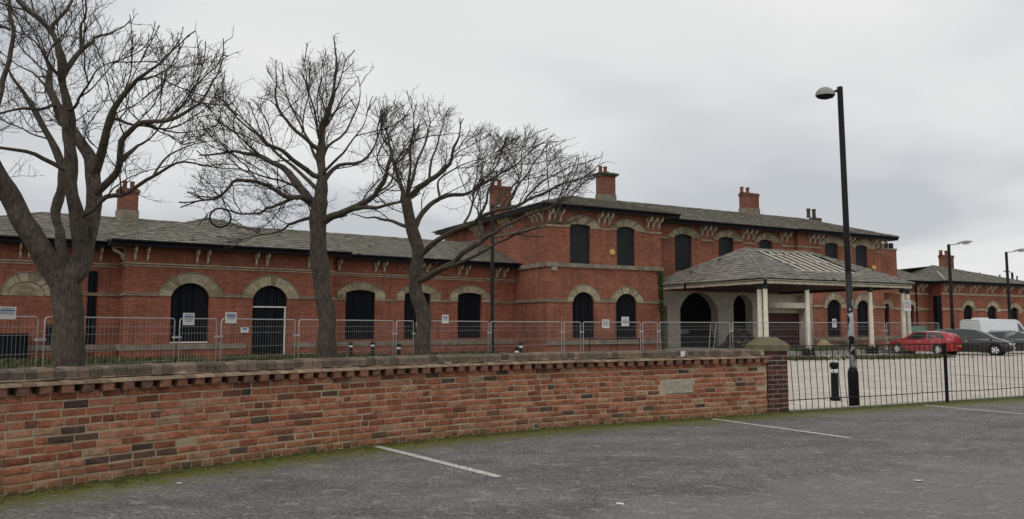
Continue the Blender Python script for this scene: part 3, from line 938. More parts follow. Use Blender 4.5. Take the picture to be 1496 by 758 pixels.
def downpipe(root, s_, y, z0, z1, r_=.06):
    m = MB(); m.tube([(s_, y, z0), (s_, y, z1 - .5), (s_, y, z1)], r_, 8)
    for z in (z0 + .6, (z0 + z1) / 2, z1 - .6): m.tube([(s_, y, z), (s_, y, z + .1)], r_ * 1.35, 8)
    return m.build('downpipe', MT['gutter'], root, True)

# ---------------------------------------------------------------- left single-storey wing
FW = Frame(at_depth(180, 476, 38), 34.5)
wing = thing('station_wing', 'long single-storey red brick station wing with boarded arches behind the bare trees', 'building', (FW.o.x, FW.o.y, 0), FW.a)
ZP, ZSP, ZST, ZE, ZR_ = .62, 3.14, 4.64, 5.50, 7.55
yB, yH = 1.1, 1.5
sA1 = 10.75; sB1 = 24.4; sH0 = -9.2
opA = [opening(FW, 0, 249, 305, 413.3, 499.4, 433, 232, 325, 399, 432),
       opening(FW, 0, 368.5, 419, 417, 518.5, 436, 352, 437, 403.5, 434.5)]
opB = [opening(FW, yB, 504.6, 547.6, 423.5, 495.7, 427.5, 492, 562, 413, 439),
       opening(FW, yB, 590.5, 628.6, 426, 494.8, 429.6, 579.4, 643.6, 415.5, 440),
       opening(FW, yB, 668.6, 703.5, 427.5, 493.6, 431, 657, 715.6, 417.5, 441)]
opH = [opening(FW, yH, 12, 66, 411, 431.5, 424, 2, 77, 398, 431.8)]
z0w = YARD - .1
facade(wing, MT['brick_far'], 0, 0, sA1, z0w, 5.75, opA)
facade(wing, MT['brick_far'], yB, sA1, sB1, z0w, 5.75, opB)
facade(wing, MT['brick_far'], yH, sH0, 0, z0w, 5.75, opH)
m = MB()
m.face([(0, 0, z0w), (0, yH, z0w), (0, yH, 5.75), (0, 0, 5.75)]); m.face([(sA1, 0, z0w), (sA1, yB, z0w), (sA1, yB, 5.75), (sA1, 0, 5.75)])
m.face([(sH0, yH, z0w), (sH0, 9.6, z0w), (sH0, 9.6, 5.75), (sH0, yH, 5.75)]); m.face([(sH0, 9.6, z0w), (sB1, 9.6, z0w), (sB1, 9.6, 5.75), (sH0, 9.6, 5.75)])
m.build('wall', MT['brick_far'], wing)
infill(wing, opA[0], MT['board']); 
dob = infill(wing, opA[1], MT['board'], 'boarded_door')
m = MB(); d_ = opA[1]; zt_ = FW.z(395, 448.3)
m.box(d_.s0 + .02, d_.s1 - .02, .10, .157, zt_ - .035, zt_ + .035); m.box(d_.s1 - .12, d_.s1 - .03, .10, .157, d_.zb, zt_ - .036)
m.build('white_frame', MT['white'], dob)
for o in opB:
    bd = infill(wing, o, MT['board'])
    m = MB(); x = o.s0 + .08
    while x < o.s1 - .05: m.tube([(x, yB + .12, o.zb), (x, yB + .12, o.zb + 1.05)], .012, 5); x += .115
    m.box(o.s0, o.s1, yB + .10, yB + .14, o.zb + 1.05, o.zb + 1.09)
    m.build('bars', MT['black'], bd)
infill(wing, opH[0], MT['cream'], 'blocked_arch', .02)
m = MB(); o = opH[0]; z = o.zb
while z < o.zt - .05:
    x = o.s0 + (.12 if int((z - o.zb) / .1) % 2 else 0)
    while x < o.s1 - .05:
        xe = min(x + .23, o.s1)
        ok = all(any(True for _ in (0,)) and zz_ < [b for a, b in arc_pts(o.s0, o.s1, o.zs, o.zt, 40)][max(0, min(40, int((xx - o.s0) / (o.s1 - o.s0) * 40)))] for xx, zz_ in ((x + .02, z + .08), (xe - .02, z + .08)))
        if ok: m.box(x + .006, xe - .006, yH + rnd.uniform(-.008, .004), yH + .03, z + .006, z + .095)
        x += .24
    z += .1
m.build('infill_bricks', MT['cream'], wing, kind='stuff')
for o in opA + opB + opH: arch_ring(wing, o)
sill(wing, opA[0], MT['white'], .03, .05, -.02)
for y, a, b, ops in ((0, -.09, sA1 + .09, opA), (yB, sA1 + .1, sB1, opB), (yH, sH0, -.1, opH)):
    band(wing, y, gaps(a, b, ops), ZSP - .07, ZSP + .02, .07, MT['band']); band(wing, y, gaps(a, b, ops), ZSP + .021, ZSP + .07, .11, MT['stone'])
    band(wing, y, [(a, b)], ZST - .11, ZST - .04, .05, MT['band'], 'cornice'); band(wing, y, [(a - .03, b + .03)], ZST + .0, ZST + .08, .11, MT['band'], 'cornice')
    pl = gaps(a, b, [o for o in ops if o.zb < .3], -.3) if any(o.zb < .3 for o in ops) else [(a, b)]
    band(wing, y, pl, ZP - .27, ZP, .10, MT['stone'], 'plinth')
    band(wing, y, pl, z0w, ZP - .272, .06, MT['brick_far'], 'plinth_brick')
for z0_, z1_, pr in ((ZSP - .07, ZSP + .02, .07), (ZST - .11, ZST - .04, .05), (ZST, ZST + .08, .11), (ZP - .27, ZP, .10)):
    m = MB(); m.box(-pr, -.003, 0.03, yH - .12, z0_, z1_); m.build('string_course', MT['band'], wing)
eave(wing, 0, -.75, sA1 + .75, ZE, .75, ends=(True, True))
eave(wing, yB, sA1 + .83, sB1, ZE, .75, ends=(False, False))
eave(wing, yH, sH0 - .7, -.83, ZE, .75, ends=(True, False))
BW = bracket_mesh(.66, .60, .085)
brackets(wing, FW, 0, ZE, (199, 217.5, 290, 306, 377, 392.6, 454), BW, 372)
brackets(wing, FW, yB, ZE, (497.7, 484, 551.7, 564, 617.6, 626.5, 673.5, 684.6, 729.5, 740), BW, 384)
brackets(wing, FW, yH, ZE, (149, 43, 30, -20), BW, 372)
place('bracket', BW, wing, (0, .45, ZE), R(-90))
sAp, yAp = FW.at_z(305, 319.6, ZR_ + .12)
ZT = ZE + .25; rz_ = ZR_; yr = 5.6; sHp = FW.s(63, yr, 314)
apex = (sAp, yAp, ZR_ + .12)
fr_, fl_ = (sA1 + .8, -.82, ZT), (-.8, -.82, ZT)
roof_part(wing, [[(sA1 - 1.2, yB - .82, ZT), (sB1 + .3, yB - .82, ZT), (sB1 + .3, yr, rz_), (sAp, yr, rz_)],
                 [(sH0 - .8, yH - .82, ZT), (1.2, yH - .82, ZT), (sAp, yr, rz_), (sHp, yr, rz_)],
                 [fl_, fr_, apex],
                 [(-.8, yH + 1.2, ZT + .2), fl_, apex], [fr_, (sA1 + .8, yB + .6, ZT + .2), apex],
                 [(sH0 - .8, 10.4, ZT), (sH0 - .8, yH - .82, ZT), (sHp, yr, rz_)]],
          back=[[(sH0 - .8, 10.4, ZT), (sB1 + .3, 10.4, ZT), (sB1 + .3, yr, rz_), (sHp, yr, rz_)],
                [(-.8, yH + 1.2, ZT + .2), apex, (sAp, yr, rz_)], [apex, (sA1 + .8, yB + .6, ZT + .2), (sAp, yr, rz_)]],
          ridges=[((sHp, yr, rz_), (sB1, yr, rz_)), (fl_, apex), (fr_, apex), (apex, (sAp, yr, rz_ + .1)), ((sH0 - .8, yH - .82, ZT), (sHp, yr, rz_))])
s0, s1 = FW.s(173, 5.2, 300), FW.s(202, 5.2, 300)
chimney(wing, s0, s1, 5.2, 5.9, 7.2, FW.z(187, 276, 5.2), [(s0 * .68 + s1 * .32), (s0 * .3 + s1 * .7)], FW.z(187, 264, 5.2), base=.85, potr=.14)
m = MB(); sd0, sd1 = FW.s(126, yH, 470), FW.s(139.5, yH, 470); m.box(sd0, sd1, yH - .06, yH - .003, z0w, FW.z(133, 396, yH)); m.build('dark_panel', MT['board'], wing)
m = MB(); l0, l1 = FW.s(67, yH, 490), FW.s(86, yH, 490); zl0, zl1 = FW.z(75, 506, yH), FW.z(75, 474, yH)
m.box(l0, l1, yH - .03, yH - .003, zl0, zl1)
lv = m.build('louvre_vent', MT['board'], wing)
z = zl0
while z < zl1 - .03:
    m = MB(); m.hexa([(l0, yH - .09, z), (l1, yH - .09, z), (l1, yH - .031, z + .05), (l0, yH - .031, z + .05), (l0, yH - .09, z + .02), (l1, yH - .09, z + .02), (l1, yH - .031, z + .07), (l0, yH - .031, z + .07)])
    m.build('slat', MT['board_grey'], lv); z += .105

# ---------------------------------------------------------------- two-storey block
FC = Frame(at_depth(800, 476, 48.9), 28.5)
blk = thing('station_block', 'two-storey red brick station block with slate hipped roof and boarded upper windows', 'building', (FC.o.x, FC.o.y, 0), FC.a)
yD, yE = 1.9, 1.6
sC1 = FC.s(966.5, 0, 440); sE0 = FC.s(1166, yE, 380); sE1 = FC.s(1290, yE, 400)
ZS2, ZE2 = 5.62, 9.06; ZT2 = ZE2 + .27
gC = [opening(FC, 0, 836.4, 868.5, 426.5, 494.4, 441, 828, 878, 416, 441), opening(FC, 0, 900.2, 930.6, 429, 495.5, 442.5, 890.5, 940.5, 419.5, 443)]
uC = [opening(FC, 0, 832.7, 862.3, 327.5, 384.2, 329.5, 821.5, 876.6, 314.8, 333), opening(FC, 0, 901.2, 927.5, 331, 387, 334.5, 891.7, 941, 320.3, 337)]
uD = [opening(FC, yD, 986, 1010.7, 342, 394, 345, 976.3, 1023.4, 331.8, 347), opening(FC, yD, 1050.2, 1071.9, 346, 397, 349, 1041.7, 1084.6, 336.4, 351),
      opening(FC, yD, 1109.5, 1128.5, 350, 399, 353, 1101.5, 1141, 340.6, 354)]
uE = [opening(FC, yE, 1205.7, 1224.5, 354.7, 400, 357, 1197.8, 1234, 345, 359.5), opening(FC, yE, 1250.4, 1267.6, 358, 402, 360.5, 1243.3, 1278, 349.7, 363)]
gE = [opening(FC, yE, 1209, 1229.3, 437.5, 493, 447, 1202.8, 1236, 428, 450), opening(FC, yE, 1252.7, 1270, 438.5, 494, 448, 1247, 1278, 429.5, 451)]
for o in gC + uC + uD + uE + gE:
    tgt = {id(a): ZS2 for a in uC + uD + uE}.get(id(o))
    if tgt: o.zb = ZS2
zs_ = 5.5
facade(blk, MT['brick_block'], 0, 0, sC1, z0w, zs_, gC); facade(blk, MT['brick_block'], 0, 0, sC1, zs_, 9.3, uC)
facade(blk, MT['brick_block'], yD, sC1, sE0, zs_ - 1.4, 9.3, uD)
facade(blk, MT['brick_block'], yE, sE0, sE1, zs_, 9.3, uE)
sGE0 = FC.s(1188, yE, 470)
facade(blk, MT['brick_block'], yE, sGE0, sE1, z0w, zs_, gE)
m = MB(); yb = 16.5
m.face([(0, 0, z0w), (0, yb, z0w), (0, yb, 9.3), (0, 0, 9.3)]); m.face([(sC1, 0, z0w), (sC1, yD, z0w), (sC1, yD, 9.3), (sC1, 0, 9.3)])
m.face([(sE1, yE, z0w), (sE1, yb, z0w), (sE1, yb, 9.3), (sE1, yE, 9.3)]); m.face([(0, yb, z0w), (sE1, yb, z0w), (sE1, yb, 9.3), (0, yb, 9.3)])
m.face([(sE0, yE, zs_ - 1.4), (sE0, yD, zs_ - 1.4), (sE0, yD, 9.3), (sE0, yE, 9.3)]); m.face([(sE0, yE, zs_), (sGE0, yE, zs_), (sGE0, yD, zs_), (sE0, yD, zs_)])
m.build('wall', MT['brick_block'], blk)
for o in gC + gE: infill(blk, o, MT['board'])
for o in uC + uD + uE: infill(blk, o, MT['board_grey'])
for o in gC + uC + uD + uE + gE: arch_ring(blk, o, 20 if o in gC or o in gE else 16)
ZSPb = 3.20
band(blk, 0, gaps(-.10, sC1 + .1, gC), ZSPb - .10, ZSPb + .03, .08, MT['band']); band(blk, 0, gaps(-.12, sC1 + .12, gC), ZSPb + .031, ZSPb + .09, .13, MT['stone'])
band(blk, yE, gaps(sGE0, sE1 + .1, gE), ZSPb - .10, ZSPb + .06, .08, MT['band'])
band(blk, 0, [(-.12, sC1 + .12)], ZS2 - .27, ZS2, .12, MT['stone'], 'sill_course'); band(blk, yE, [(sE0 - .1, sE1 + .1)], ZS2 - .27, ZS2, .12, MT['stone'], 'sill_course')
band(blk, 0, [(-.10, sC1 + .1)], ZP - .27, ZP, .10, MT['stone'], 'plinth'); band(blk, yE, [(sGE0, sE1 + .1)], ZP - .27, ZP, .10, MT['stone'], 'plinth')
ztc = 8.00
band(blk, 0, gaps(-.10, sC1 + .1, uC), ztc - .06, ztc + .07, .08, MT['band'], 'cornice'); band(blk, yD, gaps(sC1 + .1, sE0, uD), ztc - .06, ztc + .07, .08, MT['band'], 'cornice')
band(blk, yE, gaps(sE0 - .1, sE1 + .1, uE), ztc - .06, ztc + .07, .08, MT['band'], 'cornice')
for za, zb_, pr in ((ZSPb - .10, ZSPb + .09, .08), (ZS2 - .27, ZS2, .12), (ztc - .06, ztc + .07, .08)):
    m = MB(); m.box(-pr, -.003, .03, 15 if za > 7 else 6.5, za, zb_); m.build('string_course', MT['stone'], blk)
eave(blk, 0, -.8, sC1 + 1.0, ZE2, .8, .27, (True, True), back=yb)
eave(blk, yD, sC1 + 1.08, sE0 - .62, ZE2, .8, .27, (False, False))
sEr = FC.s(1311, yE - .8, 348)
eave(blk, yE, sE0 - .6, sEr, ZE2, .8, .27, (True, True), back=yb)
m = MB(); m.box(-.8, -.003, .31, yb, ZE2, ZE2 + .05); m.build('soffit', MT['wood'], blk)
BB = bracket_mesh(.74, .62, .085)
brackets(blk, FC, 0, ZE2, (806, 813.5, 822, 878, 886, 893.5, 950, 958, 966), BB, 325)
brackets(blk, FC, yD, ZE2, (1029, 1036.5, 1044, 1089, 1096.5, 1104, 1145, 1153), BB, 340)
brackets(blk, FC, yE, ZE2, (1187, 1194, 1201, 1240, 1246, 1279, 1286, 1293), BB, 352)
for y in (.5, 1.1, 1.7, 4.6, 5.2, 5.8, 9.2, 9.8, 10.4): place('bracket', BB, blk, (0, y, ZE2), R(-90))
yR2 = 7.6; zR2 = FC.z(940, 298, yR2); sL2 = FC.s(832, yR2, 284); sR2 = FC.s(1172, yR2, 316)
aL, aR = (sL2, yR2, zR2), (sR2, yR2, zR2)
c0, c1 = (-.87, -.87, ZT2), (sC1 + 1.05, -.87, ZT2)
roof_part(blk, [[c0, c1, (sC1 + 1.05, yR2, zR2), aL], [(sC1 + .6, yD - .87, ZT2), (sE0 + 1, yD - .87, ZT2), (sR2 - .2, yR2, zR2), (sC1 + .6, yR2, zR2 - .01)],
                [(sE0 - .65, yE - .87, ZT2), (sEr + .07, yE - .87, ZT2), (sR2, yR2, zR2 + .05), (sR2 - 1.0, yR2, zR2 + .05)],
                [(-.87, yb + .87, ZT2), c0, aL]],
          back=[[(sEr + .07, yE - .87, ZT2), (sEr + .07, yb + .87, ZT2), (sR2, yR2, zR2 + .05)], [(-.87, yb + .87, ZT2), (sEr + .07, yb + .87, ZT2), aR, aL],
                [(sE0 - .65, yE - .87, ZT2), (sE0 - .65, yE + .6, ZT2), (sR2 - 1.0, yR2, zR2 + .05)]],
          ridges=[(aL, aR), (c0, aL), ((sEr + .07, yE - .87, ZT2), aR), (c1, (sC1 + 1.05, .9, ZT2 + .38))], seed=20, e=.33, w=.32)
def chim_px(root, fr, y, px0, px1, pyb, pyt, pots, pyp, dep_=.75, **k):
    s0, s1 = fr.s(px0, y + dep_, pyt), fr.s(px1, y, pyt); pc = (px0 + px1) / 2
    return chimney(root, s0, s1, y, y + dep_, fr.z(pc, pyb, y) - .8, fr.z(pc, pyt, y), [fr.s(p, y, pyt) for p in pots], fr.z(pc, pyp, y), **k)
chim_px(blk, FC, 9.0, 715, 747, 302, 272, (723, 733), 262, .8, potr=.2)
c2 = chim_px(blk, FC, 7.2, 870.5, 899, 288, 252, (881, 888), 242.6, .7, base=1.05, cap=.22, capm='capdark', potr=.17)
chim_px(blk, FC, 7.2, 1079.5, 1108.5, 306, 282, (1088, 1096.5), 273.5, .7, base=.95, cap=.06, potr=.18)
chim_px(blk, FC, 7.4, 1182, 1200, 323, 318.5, (1184.5, 1192.5), 305.5, .5, cap=.03, potr=.2, potm='capdark', bm='capdark')
downpipe(blk, sC1 + .25, yD - .3, 3.4, ZE2, .075)
m = MB(); m.tube([(-.16, 4.55, z0w), (-.16, 4.55, 5.3)], .085, 8); m.build('downpipe', MT['gutter'], blk, True)
# brick stub at the far end, lower than the eaves
zst = FC.z(1296, 363, 2.4); m = MB(); m.box(sE1 + .003, FC.s(1310, 2.4, 380), 2.4, 4.2, 4.5, zst); stb = m.build('brick_stub', MT['brick_block'], blk)
m = MB(); m.box(sE1 - .02, FC.s(1310.6, 2.4, 380), 2.34, 4.26, zst - .12, zst + .05); m.build('cap', MT['stone'], stb)
for px in (1296, 1303.5): 
    m = MB(); s_ = FC.s(px, 2.6, 355); m.box(s_ - .14, s_ + .14, 2.6, 2.9, zst, ZE2); m.build('eave_post', MT['board_grey'], stb)
# alarm boxes and floodlight
def small(root, fr, y, px, py, w_, h_, d_, mat, name):
    s_, z = fr.hit(px, py, y); m = MB(); m.cbox(s_ - w_ / 2, s_ + w_ / 2, y - d_, y - .003, z - h_ / 2, z + h_ / 2, .03); return m.build(name, MT[mat], root)
m = MB(); s_, z_ = FC.hit(894, 368.5, 0); m.lathe([(.22, 0), (.22, .05), (.16, .14)], 8); ob = m.build('alarm_box', MT['yellow'], blk); ob.location = (s_, -.003, z_); ob.rotation_euler.x = R(90)
m = MB(); s_, z_ = FC.hit(1276, 391, yE); m.lathe([(.22, 0), (.22, .05), (.16, .14)], 8); ob = m.build('alarm_box', MT['yellow'], blk); ob.location = (s_, yE - .003, z_); ob.rotation_euler.x = R(90)
fl = small(blk, FC, 0, 808, 392.5, .36, .22, .22, 'concrete', 'floodlight')
# ground floor below the canopy: painted wall with open arches, entrance shutter
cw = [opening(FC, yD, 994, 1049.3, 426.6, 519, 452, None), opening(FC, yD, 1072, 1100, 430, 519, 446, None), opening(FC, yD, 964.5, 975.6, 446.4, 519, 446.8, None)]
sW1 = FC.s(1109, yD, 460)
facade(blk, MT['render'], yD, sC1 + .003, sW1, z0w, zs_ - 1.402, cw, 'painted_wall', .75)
for o in cw: infill(blk, o, MT['dark'], 'interior_shade_panel', .755, .05)  # near-black panels: the unlit interior's shade put into their colour
o = cw[0]
m = MB(); m.box(sC1, sW1, yD - .03, yD - .002, z0w, .62)
m2 = MB(); m2.box(o.s0 + .02, o.s1 - .02, yD + .35, yD + .42, z0w, .85); m2.build('low_board', MT['board_grey'], blk)
sS1 = sGE0
m = MB(); m.face([(sW1, yD, z0w), (sW1, yD + 1.2, z0w), (sW1, yD + 1.2, 4.2), (sW1, yD, 4.2)]); m.face([(sW1, yD + 1.2, 2.6), (sS1, yD + 1.2, 2.6), (sS1, yD + 1.2, 4.2), (sW1, yD + 1.2, 4.2)])
m.face([(sS1, yE, z0w), (sS1, yD + 1.2, z0w), (sS1, yD + 1.2, 5.5), (sS1, yE, 5.5)]); m.face([(sW1, yD, 4.1), (sS1, yD, 4.1), (sS1, yD + 1.2, 4.1), (sW1, yD + 1.2, 4.1)])
m.build('entrance_recess', MT['render'], blk)
m = MB(); x = sW1 + .01
while x < sS1 - .02: m.box(x, min(x + .16, sS1 - .01), yD + 1.12, yD + 1.18, z0w, 2.598); x += .165
m.build('shutter', MT['shutter'], blk)
m = MB(); b0, b1 = FC.s(1122, yD + .4, 445), FC.s(1178, yD + .4, 445); m.box(b0, b1, yD + .35, yD + .75, FC.z(1150, 450, yD + .4), FC.z(1150, 442, yD + .4)); m.build('lintel', MT['render'], blk)
# graffiti scrawl on the painted wall
gz = []; s_, z_ = FC.hit(998, 485, yD)
for i in range(40):
    a = i / 39; gz.append((s_ - .45 + .95 * a + .06 * math.sin(a * 40), yD - .006, z_ + .16 * math.sin(a * 29) * (1 - .4 * a)))
m = MB(); m.tube(gz, .022, 4); m.build('graffiti', MT['sign'], blk)
# ivy on the block's right corner
m = MB(); r2 = random.Random(5)
for i in range(900):
    z = r2.uniform(.2, 5.2) if r2.random() < .8 else r2.uniform(3, 5.4); dx = abs(r2.gauss(0, .13)) * (1.1 if z > 2.5 else .7)
    p = Vector((sC1 - dx + .05, -.03 - r2.random() * .10, z)); a = r2.uniform(0, 6.28); L = r2.uniform(.05, .10)
    u_ = Vector((math.cos(a), r2.uniform(-.4, .4), math.sin(a))) * L; v_ = Vector((-math.sin(a), r2.uniform(-.4, .4), math.cos(a))) * L * .8
    m.face([p - u_, p - v_, p + u_, p + v_])
iv = place('ivy', m.mesh('ivy', MT['ivy']), None, (FC.o.x, FC.o.y, 0), FC.a); tag(iv, 'dark ivy climbing the brick corner beside the canopy', 'ivy'); iv['kind'] = 'stuff'
# wiring conduit rail below the right ground-floor windows
def hand_rail():
    y = -1.6; a, b = FC.s(861, y, 500), FC.s(934, y, 500); root = thing('hand_rail', 'thin black handrail in front of the two arched boarded windows', 'railing', FC.o + FC.d * a + FC.b * y + Vector((0, 0, YARD)), FC.a)
    L = b - a
    for x in (0, L * .55, L): m = MB(); m.tube([(x, 0, 0), (x, 0, .98)], .025, 6); m.build('post', MT['black'], root)
    m = MB(); m.tube([(0, 0, .98), (L, 0, .98)], .025, 6); m.tube([(0, 0, .52), (L, 0, .52)], .018, 6); m.build('rail', MT['black'], root)
hand_rail()

# ---------------------------------------------------------------- entrance canopy
K0s, K1s, KY0, KY1, KR = 9.29, 22.96, -9.4, yD - .01, -3.75
kroot = FC.o + FC.d * K0s + FC.b * KY0
cnp = thing('entrance_canopy', 'open entrance canopy with partly stripped slate roof on cream iron columns', 'canopy', (kroot.x, kroot.y, 0), FC.a)
def cv(s_, y, z): return Vector((s_ - K0s, y - KY0, z))
ZV0, ZV1, ZKR = 4.05, 4.37, 6.80
rA, rB = cv(13.5, KR, ZKR), cv(20.0, KR, ZKR)
k00, k10, k01, k11 = cv(K0s - .12, KY0 - .12, ZV1), cv(K1s + .12, KY0 - .12, ZV1), cv(K0s - .12, KY1, ZV1), cv(K1s + .12, KY1, ZV1)
cw_ = Matrix.Translation((kroot.x, kroot.y, 0)) @ Matrix.Rotation(FC.a, 4, 'Z')
QP = [(1101, 362), (1186, 368), (1257, 400.5), (1166, 396.3)]
def inpoly(x, y, P):
    c_ = False
    for (x0, y0), (x1, y1) in zip(P, P[1:] + P[:1]):
        if (y0 > y) != (y1 > y) and x < (x1 - x0) * (y - y0) / (y1 - y0) + x0: c_ = not c_
    return c_
# stripped patch of the front slope, laid out on the slope itself (fractions of the slope)
fs_n = (k10 - k00).cross(rA - k00).normalized()
def stripped(p):
    q_ = p - k00
    if abs(q_.dot(fs_n)) > .12: return False
    f = (p.z - ZV1) / (ZKR - ZV1)
    if f < .27: return False
    return (13.75 - K0s) < p.x < (19.75 - K0s) - 0.0 * f
base = MB()
drop_ = Vector((0, 0, -.16))
for P in ([k00, k10, rB, rA], [k01, k00, rA], [k10, k11, rB], [k11, k01, rA, rB]): base.face([a + drop_ for a in P])
kr = base.build('roof', MT['slate_sheet'], cnp)
allm = MB()
for i, P in enumerate(([k00, k10, rB, rA], [k01, k00, rA], [k10, k11, rB], [k11, k01, rA, rB])):
    m = slates(P, .32, .34, .024, 60 + i, stripped if i == 0 else None, .006); b0 = len(allm.v)
    allm.v += m.v; allm.f += [tuple(b0 + k for k in f) for f in m.f]
allm.build('slates', MT['slate_canopy'], kr, kind='stuff')
m = MB(); ridge_tiles(m, rA, rB); ridge_tiles(m, k00, rA); ridge_tiles(m, k10, rB, seed=4); ridge_tiles(m, k01, rA, seed=6); m.build('ridge_tiles', MT['slate_canopy'], kr, kind='stuff')
def slope_pt(x, f): return Vector((x, k00.y + (rA.y - k00.y) * f, ZV1 + (ZKR - ZV1) * f))
x = 13.8 - K0s
while x < 19.8 - K0s:
    a, b = slope_pt(x, .245), slope_pt(x, .985); m = MB(); wv = Vector((.10, 0, 0)); dz = Vector((0, 0, .05)); lift = Vector((0, 0, -.05))
    m.hexa([a - wv + lift, a + wv + lift, b + wv + lift, b - wv + lift, a - wv + lift + dz, a + wv + lift + dz, b + wv + lift + dz, b - wv + lift + dz])
    m.build('rafter', MT['batten'], kr); x += .78
for f, xa, xb in ((.262, 13.7, 19.9), (.50, 13.8, 15.6), (.60, 17.3, 19.2), (.80, 14.6, 16.2), (.93, 13.8, 19.7)):
    a, b = slope_pt(xa - K0s, f), slope_pt(xb - K0s, f); m = MB(); m.tube([a + Vector((0, 0, .045)), b + Vector((0, 0, .045))], .03, 4); m.build('batten', MT['batten'], kr)
# valance of upright boards
def valance(a, b, nrm):
    a, b = Vector(a), Vector(b); L = (b - a).length; t = (b - a).normalized(); m = MB(); x = 0.0; r2 = random.Random(int(L * 10))
    while x < L - .01:
        x1 = min(x + .125, L); d0 = r2.uniform(-.008, .008)
        p, q_ = a + t * (x + .006), a + t * (x1 - .006); mid = (p + q_) / 2
        zb = ZV0 + r2.uniform(-.015, .015)
        P = [Vector((p.x, p.y, ZV1 - .05)), Vector((p.x, p.y, zb + .05)), Vector((mid.x, mid.y, zb)), Vector((q_.x, q_.y, zb + .05)), Vector((q_.x, q_.y, ZV1 - .05))]
        m.prism([v + nrm * d0 for v in P], nrm * -.025); x = x1
    m.build('valance', MT['offwhite'], cnp, kind='stuff')
    g_ = MB(); off = nrm * .055
    g_.tube([Vector((a.x, a.y, ZV1 - .015)) + off, Vector((b.x, b.y, ZV1 - .015)) + off], .032, 6); g_.build('gutter', MT['gutter'], cnp)
valance(cv(K0s, KY0, 0), cv(K1s, KY0, 0), Vector((0, -1, 0))); valance(cv(K0s, .12, 0), cv(K0s, KY0, 0), Vector((-1, 0, 0))); valance(cv(K1s, KY0, 0), cv(K1s, KY1, 0), Vector((1, 0, 0)))
m = MB(); m.box(.05, K1s - K0s - .05, .05, .3, ZV0 + .0, ZV1 - .06); m.box(.05, .3, .301, KY1 - KY0 - .1, ZV0, ZV1 - .06); m.box(K1s - K0s - .3, K1s - K0s - .05, .301, KY1 - KY0 - .1, ZV0, ZV1 - .06)
m.build('beam', MT['wood'], cnp)
m = MB(); m.box(.301, K1s - K0s - .301, .301, KY1 - KY0 - .1, ZV1 - .14, ZV1 - .1); m.build('ceiling', MT['wood'], cnp)
for p0, p1 in ((cv(K0s, KY0, 0), None), (cv(K0s, -2.4, 0), None)):
    m = MB(); m.box(p0.x - .09, p0.x + .03, p0.y - .09, p0.y + .03, ZV0 - .08, ZV1 - .02); m.build('corner_bracket', MT['gutter'], cnp)
ISL = .02
def column(s_, y):
    p = cv(s_, y, 0); m = MB()
    prof = [(.19, ISL), (.19, ISL + .25), (.15, ISL + .3), (.145, 1.2), (.13, 3.66), (.15, 3.70), (.13, 3.74)]
    # fluted shaft
    n = 24; b0 = len(m.v)
    for r_, z in prof:
        for k in range(n):
            a = 2 * math.pi * k / n; rr = r_ * (1 - (.09 if k % 2 else 0))
            m.v.append((rr * math.cos(a), rr * math.sin(a), z))
    for i in range(len(prof) - 1):
        for k in range(n):
            a = b0 + i * n + k; b = b0 + i * n + (k + 1) % n; m.f.append((a, b, b + n, a + n))
    c_ = m.build('column', MT['offwhite'], cnp); c_.location = (p.x, p.y, 0)
    m = MB(); m.lathe([(.125, 3.74), (.15, 3.80), (.14, 3.86), (.20, 4.02), (.21, ZV0 + .005), (.21, ZV0 + .03)], 12); m.build('capital', MT['capital'], c_, True)
    m = MB(); m.box(-.24, .24, -.24, .24, YARD, ISL + .22); m.build('plinth', MT['gutter'], c_)
for px, y in ((1119, KY0 + .35), (1110.5, KY0 + 1.0), (1180.3, KY0 + .35), (1272.5, KY0 + .35), (1320, KY0 + .35), (1327.5, KY0 + 1.3)): column(FC.s(px, y, 470), y)
m = MB()
P = [FC.o + FC.d * a + FC.b * b for a, b in ((K0s + .3, KY0 + .75), (K1s + 1, KY0 + .75), (K1s + 1, yD - .002), (K0s + .3, yD - .002))]
m.prism([Vector((p.x, p.y, YARD + .003)) for p in P], (0, 0, ISL - YARD - .003)); o = m.build('canopy_island', MT['concrete']); o['kind'] = 'structure'

# ---------------------------------------------------------------- far single-storey wing
fa0 = FC.s(1300, 3.2, 450)
fro = FC.o + FC.d * fa0 + FC.b * 1.9
far = thing('far_station_wing', 'distant single-storey red brick wing beyond the canopy behind the parked cars', 'building', (FC.o.x, FC.o.y, 0), FC.a)
yF, yG = 3.2, 1.9
sF0 = sE1 + .01; sG0 = FC.s(1377, yG, 450); sG1 = FC.s(1507, yG, 450); sF1 = FC.s(1370, yF, 450)
oF = [opening(FC, yF, 1292.5, 1299.5, 443.4, 494, 446, 1287, 1305.7, 437.5, 453), opening(FC, yF, 1327, 1336, 444.5, 494, 448, 1322, 1341, 438.5, 455)]
oG = [opening(FC, yG, 1408.4, 1422, 445.4, 488, 452, 1404, 1427, 438.7, 455), opening(FC, yG, 1443, 1457, 446.6, 488, 453, 1439.5, 1461.5, 440, 456),
      opening(FC, yG, 1476.7, 1488.5, 448.8, 488, 453, 1473, 1493, 443, 458)]
facade(far, MT['brick_far'], yF, sF0, sG0, z0w, 5.7, oF); facade(far, MT['brick_far'], yG, sG0, sG1, z0w, 5.7, oG)
m = MB(); m.face([(sG0, yG, z0w), (sG0, yF, z0w), (sG0, yF, 5.7), (sG0, yG, 5.7)]); m.face([(sG1, yG, z0w), (sG1, 11, z0w), (sG1, 11, 5.7), (sG1, yG, 5.7)]); m.face([(sF0, 11, z0w), (sG1, 11, z0w), (sG1, 11, 5.7), (sF0, 11, 5.7)])
m.build('wall', MT['brick_far'], far)
for o in oF + oG: infill(far, o, MT['board']); arch_ring(far, o, 14)
ZEg = 5.46
